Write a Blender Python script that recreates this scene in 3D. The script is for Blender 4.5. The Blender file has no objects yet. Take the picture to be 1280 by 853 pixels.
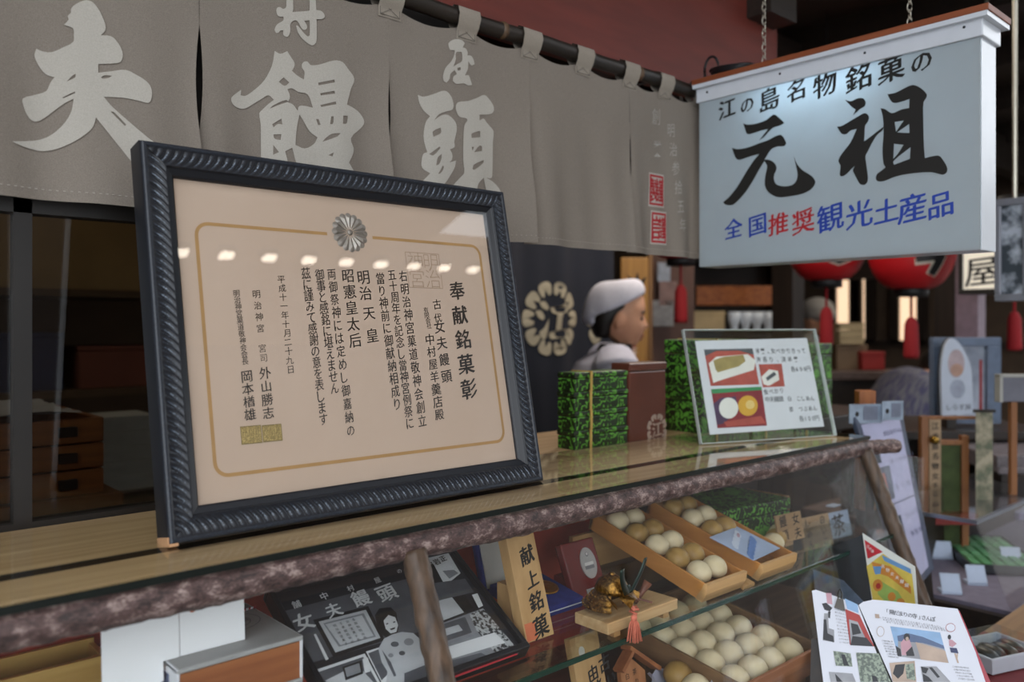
import bpy, bmesh, math, random
from mathutils import Vector, Matrix, Euler, noise
from mathutils.geometry import tessellate_polygon
random.seed(7)
C = bpy.context.scene.collection
S = bpy.context.scene
V3 = Vector
PI = math.pi
# ---------------------------------------------------------------- camera
H = 1.40                                   # eye height
YAW = math.radians(-42.11)
FW = V3((math.sin(-YAW), math.cos(YAW), 0)); RT = V3((FW.y, -FW.x, 0)); UP = V3((0, 0, 1))
CAM = V3((0, 0, H))
FPX = 1035.0
cd = bpy.data.cameras.new('camera'); cam = bpy.data.objects.new('camera', cd); C.objects.link(cam)
cam.location = CAM; cam.rotation_euler = (PI/2, 0, YAW)
cd.sensor_width = 36; cd.lens = FPX*36/1280; cd.shift_y = -19.5/1280
cd.clip_start = .02
cd.dof.use_dof = True; cd.dof.focus_distance = 1.12; cd.dof.aperture_fstop = 3.6
S.camera = cam
S.view_settings.view_transform = 'Standard'; S.view_settings.look = 'None'
S.view_settings.gamma = 1; S.view_settings.exposure = 0.0
S.view_settings.use_curve_mapping = False
S.cycles.transparent_max_bounces = 32
S.cycles.max_bounces = 8
S.cycles.sample_clamp_indirect = 4
# ---------------------------------------------------------------- sky and lights
w = bpy.data.worlds.new('world'); S.world = w; w.use_nodes = True
bgn = w.node_tree.nodes['Background']; bgn.inputs[0].default_value = (.90, .945, 1, 1); bgn.inputs[1].default_value = 3.1

def area(name, loc, target, size, size_y, energy, color):
    d = bpy.data.lights.new(name, 'AREA'); d.shape = 'RECTANGLE'; d.size = size; d.size_y = size_y
    d.energy = energy; d.color = color
    o = bpy.data.objects.new(name, d); C.objects.link(o); o.location = loc
    o.rotation_euler = (V3(target)-V3(loc)).to_track_quat('-Z', 'Y').to_euler()
    return o
area('shop_fill_light', (2.6, 1.75, 2.55), (2.5, 1.9, 0), 1.2, .5, 26, (1, .88, .74))  # unseen fill lamp added to brighten the shop and the assistant
area('back_room_fill', (.3, 2.0, 2.5), (.3, 2.0, 0), .6, .3, 2.5, (1, .85, .65))  # unseen fill added for the room behind the window
area('far_shop_fill', (4.8, 1.6, 2.5), (4.8, 1.6, 0), 1.2, .4, 16, (1, .88, .72))  # unseen fill added for the far end of the shop
# ---------------------------------------------------------------- helpers
def lin(h):
    def f(c):
        c /= 255
        return c/12.92 if c <= .04045 else ((c+.055)/1.055)**2.4
    return tuple(f(int(h[i:i+2], 16)) for i in (0, 2, 4))
MATS = {}
def nodes(name):
    m = bpy.data.materials.new(name); m.use_nodes = True
    nt = m.node_tree; return m, nt, nt.nodes['Principled BSDF']
def mat(name, hexc, rough=.6, var=.12, scale=30, stretch=(1, 1, 1), bump=0, metal=0, hex2=None, sheen=0, spec=.5, trans=0, detail=4, contrast=(.35, .65)):
    """plain procedural surface: noise between the colour and a second one, optional bump"""
    if name in MATS: return MATS[name]
    m, nt, b = nodes(name); N = nt.nodes; L = nt.links
    a = lin(hexc); c2 = lin(hex2) if hex2 else tuple(max(0, x*(1-var*2)) for x in a)
    tc = N.new('ShaderNodeTexCoord'); mp = N.new('ShaderNodeMapping'); mp.inputs['Scale'].default_value = stretch
    nz = N.new('ShaderNodeTexNoise'); nz.inputs['Scale'].default_value = scale; nz.inputs['Detail'].default_value = detail
    rp = N.new('ShaderNodeValToRGB'); rp.color_ramp.elements[0].position = contrast[0]; rp.color_ramp.elements[1].position = contrast[1]
    rp.color_ramp.elements[0].color = (*c2, 1); rp.color_ramp.elements[1].color = (*a, 1)
    L.new(tc.outputs['Object'], mp.inputs[0]); L.new(mp.outputs[0], nz.inputs['Vector'])
    L.new(nz.outputs[0], rp.inputs[0]); L.new(rp.outputs[0], b.inputs['Base Color'])
    b.inputs['Roughness'].default_value = rough; b.inputs['Metallic'].default_value = metal
    b.inputs['Specular IOR Level'].default_value = spec
    if bump:
        bp = N.new('ShaderNodeBump'); bp.inputs['Strength'].default_value = bump; bp.inputs['Distance'].default_value = .002
        L.new(nz.outputs[0], bp.inputs['Height']); L.new(bp.outputs[0], b.inputs['Normal'])
    if trans:
        out = N['Material Output']; t = N.new('ShaderNodeBsdfTranslucent'); mx = N.new('ShaderNodeMixShader')
        L.new(rp.outputs[0], t.inputs[0]); mx.inputs[0].default_value = trans
        L.new(b.outputs[0], mx.inputs[1]); L.new(t.outputs[0], mx.inputs[2]); L.new(mx.outputs[0], out.inputs[0])
    MATS[name] = m; return m
def wood(name, hexc, hex2, axis=0, scale=14, rough=.5, bump=.05):
    st = [1.0, 1.0, 1.0]; st[axis] = .06
    return mat(name, hexc, rough, hex2=hex2, scale=scale*4, stretch=tuple(st), bump=bump, detail=6, contrast=(.3, .7))
def glow(name, hexc, s):
    if name in MATS: return MATS[name]
    m, nt, b = nodes(name); b.inputs['Base Color'].default_value = (*lin(hexc), 1)
    b.inputs['Emission Color'].default_value = (*lin(hexc), 1); b.inputs['Emission Strength'].default_value = s
    MATS[name] = m; return m
def glass(name, tint='ffffff', boost=1.0):
    if name in MATS: return MATS[name]
    m, nt, b = nodes(name); N = nt.nodes; L = nt.links; N.remove(b); out = N['Material Output']
    lw = N.new('ShaderNodeLayerWeight'); lw.inputs[0].default_value = .5
    p = N.new('ShaderNodeMath'); p.operation = 'POWER'; p.inputs[1].default_value = 5
    mu = N.new('ShaderNodeMath'); mu.operation = 'MULTIPLY_ADD'; mu.inputs[1].default_value = .96; mu.inputs[2].default_value = .04*boost
    t = N.new('ShaderNodeBsdfTransparent'); t.inputs[0].default_value = (*lin(tint), 1)
    g = N.new('ShaderNodeBsdfGlossy'); g.inputs['Roughness'].default_value = 0; g.inputs[0].default_value = (1, 1, 1, 1)
    mx = N.new('ShaderNodeMixShader')
    L.new(lw.outputs['Facing'], p.inputs[0]); L.new(p.outputs[0], mu.inputs[0]); L.new(mu.outputs[0], mx.inputs[0])
    L.new(t.outputs[0], mx.inputs[1]); L.new(g.outputs[0], mx.inputs[2]); L.new(mx.outputs[0], out.inputs[0])
    MATS[name] = m; return m

MW = {}                                            # world matrices of things and parts
def put(o, label=None, cat=None, group=None, kind=None):
    if label: o['label'] = label
    if cat: o['category'] = cat
    if group: o['group'] = group
    if kind: o['kind'] = kind
    return o
def thing(name, label, cat, loc=(0, 0, 0), rotz=0, group=None):
    o = bpy.data.objects.new(name, None); C.objects.link(o); o.empty_display_size = .02
    o.location = loc; o.rotation_euler = (0, 0, rotz)
    MW[o.name] = Matrix.Translation(V3(loc)) @ Matrix.Rotation(rotz, 4, 'Z')
    return put(o, label, cat, group)
class B:
    """collects shapes into one mesh"""
    def __init__(s): s.bm = bmesh.new(); s.mi = 0
    def face(s, vs):
        try: f = s.bm.faces.new(vs); f.material_index = s.mi; return f
        except ValueError: return None
    def poly(s, pts): return s.face([s.bm.verts.new(V3(p)) for p in pts])
    def box(s, c, d, rot=None, bev=0):
        c = V3(c); d = V3(d)/2; R = rot if rot is not None else Matrix.Identity(3)
        v = [s.bm.verts.new(c + R @ V3((x*d.x, y*d.y, z*d.z))) for x in (-1, 1) for y in (-1, 1) for z in (-1, 1)]
        fs = [s.face([v[i] for i in q]) for q in ((0, 1, 3, 2), (4, 6, 7, 5), (0, 4, 5, 1), (2, 3, 7, 6), (0, 2, 6, 4), (1, 5, 7, 3))]
        if bev:
            es = list({e for f in fs for e in f.edges})
            r = bmesh.ops.bevel(s.bm, geom=es, offset=bev, segments=2, profile=.5, affect='EDGES')
            for f in r['faces']: f.material_index = s.mi
        return s
    def bx(s, x0, x1, y0, y1, z0, z1, bev=0): return s.box(((x0+x1)/2, (y0+y1)/2, (z0+z1)/2), (x1-x0, y1-y0, z1-z0), None, bev)
    def pb(s, P, u0, u1, v0, v1, n0, n1, bev=0):
        return s.box(P.pt((u0+u1)/2, (v0+v1)/2, (n0+n1)/2), (u1-u0, v1-v0, n1-n0), P.R, bev)
    def rings(s, rs, cap=True, closed=True):
        L = [[s.bm.verts.new(V3(p)) for p in r] for r in rs]; n = len(L[0])
        for a, b in zip(L, L[1:]):
            for i in range(n if closed else n-1): s.face([a[i], a[(i+1) % n], b[(i+1) % n], b[i]])
        if cap and closed: s.face(L[0][::-1]); s.face(L[-1])
        return s
    def tube(s, path, r, n=10, cap=True, flat=None):
        path = [V3(p) for p in path]; rs = []
        ref = V3((0, 0, 1)) if abs((path[-1]-path[0]).normalized().z) < .9 else V3((1, 0, 0))
        for i, p in enumerate(path):
            t = (path[min(i+1, len(path)-1)]-path[max(i-1, 0)]).normalized()
            a = t.cross(ref).normalized(); b = a.cross(t)
            rr = r[i] if isinstance(r, (list, tuple)) else r
            rs.append([p + a*math.cos(2*PI*k/n)*rr + b*math.sin(2*PI*k/n)*rr*(flat or 1) for k in range(n)])
        return s.rings(rs, cap)
    def lathe(s, prof, c=(0, 0, 0), n=24, R=None, sx=1, sy=1):
        c = V3(c); R = R or Matrix.Identity(3)
        return s.rings([[c + R @ V3((max(r, 1e-5)*math.cos(2*PI*k/n)*sx, max(r, 1e-5)*math.sin(2*PI*k/n)*sy, z)) for k in range(n)] for r, z in prof])
    def ball(s, c, r, n=16, m=10, R=None):
        rx, ry, rz = r if isinstance(r, (tuple, list)) else (r, r, r); c = V3(c); R = R or Matrix.Identity(3)
        return s.rings([[c + R @ V3((rx*math.sin(PI*j/m)*math.cos(2*PI*k/n), ry*math.sin(PI*j/m)*math.sin(2*PI*k/n), -rz*math.cos(PI*j/m)))
                         for k in range(n)] for j in [.02]+list(range(1, m))+[m-.02]])
    def grid(s, fn, nu, nv):
        L = [[s.bm.verts.new(V3(fn(i/nu, j/nv))) for i in range(nu+1)] for j in range(nv+1)]
        for j in range(nv):
            for i in range(nu): s.face([L[j][i], L[j][i+1], L[j+1][i+1], L[j+1][i]])
        return s
    def prism(s, P, pts, n0, n1):
        """flat outline (u, v) given a thickness along the plane's normal"""
        a = [s.bm.verts.new(P.pt(u, v, n0)) for u, v in pts]; b = [s.bm.verts.new(P.pt(u, v, n1)) for u, v in pts]; n = len(a)
        for i in range(n): s.face([a[i], a[(i+1) % n], b[(i+1) % n], b[i]])
        for L in (a, b):
            for t in tessellate_polygon([[V3((u, v, 0)) for u, v in pts]]): s.face([L[k] for k in t])
        return s
    def flat(s, P, loops, n=0):
        """filled flat outline with holes on a plane"""
        pts = [p for l in loops for p in l]; vs = [s.bm.verts.new(P.pt(p[0], p[1], n)) for p in pts]
        for t in tessellate_polygon([[V3((p[0], p[1], 0)) for p in l] for l in loops]): s.face([vs[k] for k in t])
        return s
def obj(name, b, ms, parent=None, smooth=False, local=False, label=None, mod=None):
    bm = b.bm
    bmesh.ops.recalc_face_normals(bm, faces=bm.faces)
    me = bpy.data.meshes.new(name); bm.to_mesh(me); bm.free()
    for m in (ms if isinstance(ms, (list, tuple)) else [ms]): me.materials.append(m)
    if smooth:
        for p in me.polygons: p.use_smooth = True
        if smooth != True:
            try: me.set_sharp_from_angle(angle=math.radians(smooth))
            except Exception: pass
    o = bpy.data.objects.new(name, me); C.objects.link(o)
    if parent is not None:
        o.parent = parent; MW[o.name] = MW[parent.name]
        if not local: me.transform(MW[parent.name].inverted())
    else: MW[o.name] = Matrix.Identity(4)
    if label: o['label'] = label
    return o
def struct(name, b, ms, parent=None, **k):
    o = obj(name, b, ms, parent, **k)
    if parent is None: o['kind'] = 'structure'
    return o
def dup(root, loc, rotz=0, label=None):
    def cp(o, par):
        c = o.copy(); C.objects.link(c)
        if par is not None: c.parent = par
        for ch in list(o.children): cp(ch, c)
        return c
    r = cp(root, None); r.location = loc; r.rotation_euler = (root.rotation_euler.x, root.rotation_euler.y, rotz)
    if label: r['label'] = label
    return r
# ---- from a pixel of the photograph to the place in the room
def ray(px, py): return FW + RT*((px-640)/FPX) + UP*((407-py)/FPX)
def at(px, py, X=None, Y=None, Z=None, D=None):
    r = ray(px, py)
    t = D if D is not None else X/r.x if X is not None else Y/r.y if Y is not None else (Z-H)/r.z
    return CAM + r*t
class Pl:
    """a plane in the room with its own u (right) and v (up) axes"""
    def __init__(s, o, u, v):
        s.o = V3(o); s.u = V3(u).normalized(); v = V3(v); s.v = (v - s.u*v.dot(s.u)).normalized(); s.n = s.u.cross(s.v).normalized()
        s.R = Matrix((s.u, s.v, s.n)).transposed()
    def pt(s, u, v, n=0): return s.o + s.u*u + s.v*v + s.n*n
    def px(s, x, y):
        r = ray(x, y); t = (s.o-CAM).dot(s.n)/r.dot(s.n); p = CAM + r*t - s.o
        return (p.dot(s.u), p.dot(s.v))
def smoothloop(pts, k=3):
    """rounds an outline (Catmull-Rom) but keeps its sharp corners"""
    n = len(pts); out = []
    P = [Vector((p[0], p[1])) for p in pts]
    def tang(i):
        a, b, c = P[i-1], P[i], P[(i+1) % n]
        d1 = b-a; d2 = c-b
        if d1.length < 1e-9 or d2.length < 1e-9 or d1.normalized().dot(d2.normalized()) < .35: return None
        return (c-a)*.5
    for i in range(n):
        a, b = P[i], P[(i+1) % n]; ta = tang(i); tb = tang((i+1) % n); L = (b-a)
        ta = L if ta is None else ta.normalized()*L.length; tb = L if tb is None else tb.normalized()*L.length
        for j in range(k):
            t = j/k; out.append(a*(2*t**3-3*t*t+1) + ta*(t**3-2*t*t+t) + b*(3*t*t-2*t**3) + tb*(t**3-t*t))
    return [(q.x, q.y) for q in out]
def traced(P, crop, isl):
    """islands of crop-pixel outlines -> islands of plane outlines"""
    ox, oy, s = crop
    return [[smoothloop([P.px(ox+x/s, oy+y/s) for x, y in lp]) for lp in il] for il in isl]
# ---- lettering from the built-in font
GL = {}
_fc = bpy.data.curves.new('glyphs', 'FONT'); _fo = bpy.data.objects.new('glyphs', _fc)
def glyph(ch, off):
    if (ch, off) not in GL:
        _fc.body = ch; _fc.offset = off; _fc.resolution_u = 2
        if _fo.name not in C.objects: C.objects.link(_fo)
        bpy.context.view_layer.update()
        e = _fo.evaluated_get(bpy.context.evaluated_depsgraph_get()); m = e.to_mesh()
        vs = [(v.co.x, v.co.y) for v in m.vertices]; fs = [tuple(p.vertices) for p in m.polygons]; e.to_mesh_clear()
        if vs:
            xs = [v[0] for v in vs]; cx = (min(xs)+max(xs))/2
            vs = [(x-cx, y-.38) for x, y in vs]
        GL[(ch, off)] = (vs, fs)
    return GL[(ch, off)]
_rw = random.Random(3)
def write(b, P, ch, u, v, size, off=.008, brush=True, n=.0004, sx=1.0, rot=0, sh=.10):
    """one character; brush writing is laid a few times a little apart: thick uprights, thinner bars, as a brush leaves"""
    vs, fs = glyph(ch, min(off, .004) if not brush else min(0, off))
    ks = ((0, 0),)
    if brush and off > 0:
        d = off*1.5; ks = ((-d, -d*.45), (-d*.4, -d*.1), (d*.4, d*.25), (d, d*.5))
        rot += _rw.uniform(-.035, .035); size *= _rw.uniform(.95, 1.05)
    cr, sr = math.cos(rot), math.sin(rot)
    for i, (k, k2) in enumerate(ks):
        pv = []
        for x, y in vs:
            x += k; y2 = y + k2 + (sh*x if brush else 0)
            x *= sx; pv.append(b.bm.verts.new(P.pt(u+(x*cr-y2*sr)*size, v+(x*sr+y2*cr)*size, n+i*.00002)))
        for f in fs: b.face([pv[i] for i in f])
def column(b, P, text, p0, p1, size, **k):
    """a column or row of characters between two photo pixels"""
    a = P.px(*p0); c = P.px(*p1); m = max(1, len(text)-1)
    for i, ch in enumerate(text):
        if ch in ' 　': continue
        t = i/m; write(b, P, ch, a[0]+(c[0]-a[0])*t, a[1]+(c[1]-a[1])*t, size, **k)
def decal(P, items, parent, name, n=.0006, label=None, step=.0002):
    """printed shapes: (material, outline in plane units) laid one over the other"""
    b = B(); ms = []
    for i, (m, pts) in enumerate(items):
        if m not in ms: ms.append(m)
        b.mi = ms.index(m); b.flat(P, [pts], n + i*step)
    return obj(name, b, ms, parent, label=label)
def rect(u0, v0, u1, v1): return [(u0, v0), (u1, v0), (u1, v1), (u0, v1)]
def oval(u, v, a, b_, n=20, rot=0):
    return [(u+a*math.cos(2*PI*k/n)*math.cos(rot)-b_*math.sin(2*PI*k/n)*math.sin(rot), v+a*math.cos(2*PI*k/n)*math.sin(rot)+b_*math.sin(2*PI*k/n)*math.cos(rot)) for k in range(n)]
def rotx(a): return Matrix.Rotation(a, 3, 'X')
# ---------------------------------------------------------------- materials
INK = mat('ink_black', '14120f', .7, 0)
WHITEP = mat('white_paper', 'dcdee2', .7, .02)
GLASS = glass('clear_glass')
GEDGE = mat('glass_edge_green', '0c1512', .25, .1)
DARKW = wood('dark_timber', '2a1f18', '17110d', 0)
DARKWZ = wood('dark_timber_upright', '2c2019', '17110d', 2)
PALEW = wood('pale_cypress', 'c09a68', 'a67f4e', 0)
PALEWZ = wood('pale_cypress_upright', 'c29c6a', 'ab8453', 2)
PALEWY = wood('pale_cypress_deep', 'bf9762', 'a87f4b', 1)
BOXW = wood('orange_box_wood', 'b98145', '9a652f', 1)
# ================================================================ the setting
struct('floor', B().bx(-6, 22, -7, 5, -.1, 0), mat('stone_paving', '6b665f', .8, .15, 6))
b = B(); b.bx(-3, 9, .45, 5, 2.75, 2.85); struct('ceiling', b, wood('ceiling_boards', '3a3029', '241d18', 1))
struct('wall_back', B().bx(-3, 8, 4.4, 4.5, 0, 2.75), mat('brown_plaster', '4a3a2c', .8, .1, 8))
struct('wall_left', B().bx(-3.1, -3, .25, 4.5, 0, 2.75), mat('brown_plaster', '', .8))
struct('wall_right', B().bx(7.4, 7.5, 1.2, 4.5, 0, 2.75), mat('brown_plaster', '', .8))
RED = mat('red_brown_fascia', '6a2a20', .55, .12, 5, (1, 1, 6))
struct('wall_front', B().bx(-3, 1.92, 1.115, 1.16, 1.93, 2.75), RED)
b = B()
for y in (.35, 1.9, 2.9): b.bx(1.9, 7.4, y, y+.12, 2.45, 2.68, .01)
struct('trim_1', b, DARKW)
b = B()
for x in (2.05, 2.75, 3.5, 4.3, 5.2, 6.2): b.bx(x, x+.13, .25, 4.4, 2.62, 2.75)
struct('trim_2', b, DARKW)
b = B(); b.bx(1.78, 1.90, 1.05, 4.4, 2.15, 2.4); struct('trim_3', b, DARKW)
# sliding window behind the counter
b = B(); fr = 1.085
for x0, x1 in ((-1.1, -1.06), (-.45, -.415), (.212, .231), (.80, .86)): b.bx(x0, x1, fr, fr+.016, 1.172, 1.66)
b.bx(-1.1, .86, fr, fr+.03, 1.157, 1.172); b.bx(-1.1, .86, fr, fr+.03, 1.53, 1.575); b.bx(-1.1, .86, fr, fr+.03, 1.64, 1.93)
wn = struct('window_1', b, mat('black_window_frame', '1b1714', .45, .1))
obj('window_pane', B().bx(-1.1, .86, fr+.012, fr+.017, 1.172, 1.64), glass('dusky_glass', 'd6d6d4'), wn)
# uprights of the shop further in
for i, (px, w_) in enumerate(((985, .12), (1188, .12))):
    p = at(px, 400, D=4.4)
    struct('trim_%d' % (4+i), B().bx(p.x-w_/2, p.x+w_/2, p.y-w_/2, p.y+w_/2, 0, 2.75), DARKWZ)
p = at(1213, 400, D=4.0)
struct('trim_6', B().bx(p.x-.05, p.x+.05, p.y-.05, p.y+.05, 0, 2.75), mat('lilac_grey_post', '8a7884', .6, .08))
struct('trim_7', B().bx(5.2, 5.3, 1.0, 4.4, 1.70, 1.80), DARKW)
# glowing paper windows in the far wall
SHOJI = glow('lit_paper_window', 'ffd9b4', 1.1)
b = B()
for z in (1.24, 1.90): b.bx(7.34, 7.4, 1.25, 4.2, z-.03, z+.03)
ys = [at(q, 400, X=7.35).y for q in (1040, 1067, 1072, 1087, 1118, 1152)]
for y in ys: b.bx(7.34, 7.4, y-.04, y+.04, 1.24, 1.9)
wn2 = struct('window_2', b, DARKWZ)
b = B()
for a, c in ((0, 1), (2, 3), (4, 5)): b.bx(7.37, 7.395, ys[c]+.04, ys[a]-.04, 1.27, 1.87)
obj('paper_pane', b, SHOJI, wn2)
# across the street: a low house and the awning with a row of small lamps, seen as reflections
BEIGE = mat('opposite_plaster', 'b99b7c', .8, .06, 3)
struct('wall_street', B().bx(.7, 12, -6.6, -6.5, 0, 4.6).bx(12, 30, -6.6, -6.5, 0, 5.2), wood('street_boards', '40322a', '2f251e', 2))
struct('trim_8', B().bx(-.1, 2.52, -2.6, .25, 2.78, 2.84).bx(2.52, 5, -2.6, -1.22, 2.78, 2.84), BEIGE)
LAMPW = glow('lamp_panel_white', 'fff3e0', 12)
_n = V3((0, -math.cos(math.radians(11.6)), math.sin(math.radians(11.6))))
LX0, LDX, LYY = 1.33, .203, -1.42
for k in range(11):
    x = LX0+LDX*k
    t = thing('street_lamp', 'small square lamp set in the awning ceiling over the street', 'lamp', (x, LYY, 2.70), 0, 'row of small lamps on the street beam')
    obj('housing', B().box((x, LYY, 2.765), (.075, .07, .03), None, .006), mat('black_window_frame', ''), t)
    obj('diffuser', B().box((x, LYY, 2.742), (.055, .045, .02)), LAMPW, t)

# ================================================================ cloth curtain on its pole
NY = 1.05
SEAMS = [-.45, -.162, .125, .412, .70, .99, 1.259, 1.492]
ZT, ZB = H+.488, H+.143
def cloth(x, z):
    i = 0
    while i < len(SEAMS)-2 and x > SEAMS[i+1]: i += 1
    x0, x1 = SEAMS[i], SEAMS[i+1]; s = (x-x0)/(x1-x0); t = max(0, min(1.1, (ZT-z)/(ZT-ZB)))
    t2 = max(0, (t-.25)/.75)
    y = .0055*math.sin(2*PI*s*1.5+i*1.7+.6)*t + .003*math.sin(2*PI*s*3.2+i*2.3+z*9)*t2 + .004*noise.noise(V3((x*7, z*5, i)))*t
    y += -.017*t2*max(0, (s-.82)/.18)**2 + .012*t2*max(0, (.16-s)/.16)**2
    y += .010*max(0, 1-t*6)*abs(math.sin(2*PI*s))**.7*.3
    return NY + y
def ctop(s): return ZT - .017*abs(math.sin(2*PI*s))**.8
LINEN = mat('grey_linen', '8a8177', .9, .05, 900, bump=.15, hex2='7c7369', trans=.12)
m = LINEN; nt = m.node_tree
WHT = mat('white_dye', 'b8b3aa', .9, .03, 700, hex2='aea99f', trans=.10)
nr = thing('noren_curtain', 'grey linen shop curtain with large white brush characters hanging from the dark pole', 'curtain', (.5, NY, ZB))
for i in range(len(SEAMS)-1):
    x0, x1 = SEAMS[i], SEAMS[i+1]
    def fn(s, t, x0=x0, x1=x1, i=i):
        zt = ctop(s); z = zt + (ZB-zt)*t
        slit = .0055*math.sin(PI*min(1, max(0, (t-.30)/.45))) if t > .3 else 0
        x = x0 + (x1-x0)*s + slit*(1-2*s)*(1 if abs(s-.5) > .35 else 0)*0 + slit*(max(0, (.12-s)/.12) - max(0, (s-.88)/.12))
        return (x, cloth(x0+(x1-x0)*min(.999, max(.001, s)), z), z)
    o = obj('cloth_panel', B().grid(fn, 48, 40), LINEN, nr, True)
b = B()                                                        # stitched hem
for i in range(len(SEAMS)-1):
    x0, x1 = SEAMS[i], SEAMS[i+1]
    for k in range(40):
        x = x0 + (x1-x0)*(k+.5)/40; b.box((x, cloth(x, ZB+.012)-.0009, ZB+.012), (.0028, .0005, .0007))
put(obj('hem_stitching', b, mat('pale_thread', 'a9a39a', .9, 0), nr), kind='stuff')
NP = Pl((0, NY, H), (1, 0, 0), (0, 0, 1))
def drape(b, loops, n):
    """an outline filled, cut fine and laid on the hanging cloth"""
    t = bmesh.new(); pts = [p for l in loops for p in l]; vs = [t.verts.new((p[0], p[1], 0)) for p in pts]
    for tr in tessellate_polygon([[V3((p[0], p[1], 0)) for p in l] for l in loops]):
        try: t.faces.new([vs[k] for k in tr])
        except ValueError: pass
    xs = [p[0] for p in pts]; zs = [p[1] for p in pts]
    def cut(lo, hi, st, ax):
        k = lo + st
        while k < hi:
            co = V3((k, 0, 0)) if ax == 0 else V3((0, k, 0)); no = V3((1, 0, 0)) if ax == 0 else V3((0, 1, 0))
            bmesh.ops.bisect_plane(t, geom=t.verts[:]+t.edges[:]+t.faces[:], plane_co=co, plane_no=no); k += st
    cut(min(xs), max(xs), .007, 0); cut(min(zs), max(zs), .02, 1)
    mp = {v: b.bm.verts.new((v.co.x, cloth(v.co.x, H+v.co.y)-n, H+v.co.y)) for v in t.verts}
    for f in t.faces: b.face([mp[v] for v in f.verts])
    t.free()
def drapeset(crop, isl, name, n=.0014, m=WHT):
    b = B()
    for il in traced(NP, crop, isl): drape(b, il, n)
    return obj(name, b, m, nr, True)
FU = [[[(435,2),(470,12),(500,50),(520,90),(535,135),(530,160),(510,180),(560,185),(590,210),(615,255),(620,285),(612,312),(590,322),(498,325),(498,370),(570,362),(635,357),(690,385),(735,415),(758,445),(765,480),(758,512),(745,527),(700,515),(620,498),(525,492),(560,535),(640,610),(745,705),(830,770),(860,840),(800,900),(720,890),(672,835),(620,770),(550,680),(485,598),(472,640),(450,668),(400,705),(330,740),(270,758),(215,762),(165,752),(120,740),(62,717),(120,714),(190,708),(250,690),(300,655),(340,610),(365,560),(375,500),(330,522),(285,555),(235,592),(195,612),(165,605),(140,575),(122,530),(120,497),(180,478),(240,458),(258,420),(280,388),(245,378),(215,350),(190,310),(178,275),(188,244),(220,258),(265,262),(320,240),(372,212),(375,180),(372,145),(350,133),(325,125),(348,100),(345,80),(360,65),(362,42),(395,15)],
 [(340,412),(375,378),(385,375),(382,393)], [(318,493),(380,464),(384,472),(325,496)], [(512,393),(530,383),(568,386),(550,396),(520,400)], [(560,568),(575,570),(637,635),(630,642)]]]
drapeset((0, 0, 4.06), FU, 'brush_character')
MURA = [[[(295,-60),(330,-60),(333,45),(328,60),(400,55),(412,50),(410,-60),(440,-60),(445,50),(470,55),(485,75),(478,92),(445,95),(445,190),(440,210),(425,222),(405,215),(375,190),(355,160),(345,125),(355,128),(385,165),(402,180),(411,172),(411,100),(385,103),(397,125),(397,140),(383,147),(370,135),(355,108),(340,100),(318,118),(318,150),(310,175),(300,180),(285,170),(285,148),(270,150),(262,160),(250,162),(243,145),(255,120),(285,100),(285,82),(262,80),(252,60),(255,40),(270,36),(285,45),(300,30)]]]
drapeset((280, 0, 3.878), MURA, 'brush_character')
MAN = [[[(243,248),(270,262),(303,250),(318,275),(338,310),(332,335),(325,345),(350,368),(382,388),(385,350),(373,330),(376,308),(398,300),(415,318),(460,315),(530,295),(572,302),(600,335),(632,382),(615,430),(593,508),(630,525),(660,548),(683,590),(665,622),(612,672),(627,720),(622,750),(600,790),(640,850),(600,900),(520,880),(450,900),(380,850),(345,795),(325,718),(292,735),(305,790),(310,840),(187,840),(187,750),(183,600),(176,548),(190,530),(215,505),(240,485),(216,462),(190,475),(150,500),(110,523),(75,522),(48,505),(38,485),(42,468),(88,433),(85,460),(110,462),(150,435),(195,390),(230,320)],
 [(262,398),(285,377),(312,402),(290,418)], [(303,435),(325,430),(355,448),(400,460),(425,525),(380,515),(358,518),(352,540),(330,510),(305,498),(315,470)], [(222,527),(240,510),(295,487),(310,495),(270,508)], [(234,602),(275,576),(280,605),(258,603),(240,618)], [(240,652),(275,652),(272,680),(245,672)], [(240,702),(265,738),(240,750)], [(360,558),(375,580),(410,640),(447,668),(430,700),(385,722),(340,705),(345,640)],
 [(450,404),(530,388),(532,402),(452,417)], [(460,455),(530,443),(532,457),(462,466)], [(460,512),(535,495),(538,508),(465,522)], [(440,580),(452,580),(462,607),(450,610)], [(512,567),(524,567),(520,603),(506,605)], [(573,563),(597,563),(590,600),(570,602)], [(470,690),(485,672),(515,652),(558,648),(540,665)], [(497,755),(523,742),(518,762)]]]
drapeset((280, 0, 3.878), MAN, 'brush_character')
YA = [[[(205,55),(235,38),(270,42),(285,58),(275,80),(290,85),(300,105),(298,120),(318,122),(330,140),(336,165),(318,170),(303,150),(300,190),(285,222),(305,220),(315,245),(322,270),(300,272),(280,262),(240,265),(222,250),(225,230),(243,215),(232,195),(210,215),(205,240),(190,260),(176,250),(173,225),(185,185),(215,150),(230,120),(235,95),(210,92),(203,72)],
 [(240,106),(270,103),(270,148),(245,165),(225,178),(238,142)], [(245,185),(262,180),(262,195),(248,198)]]]
drapeset((510, 40, 4.0615), YA, 'brush_character')
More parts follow.
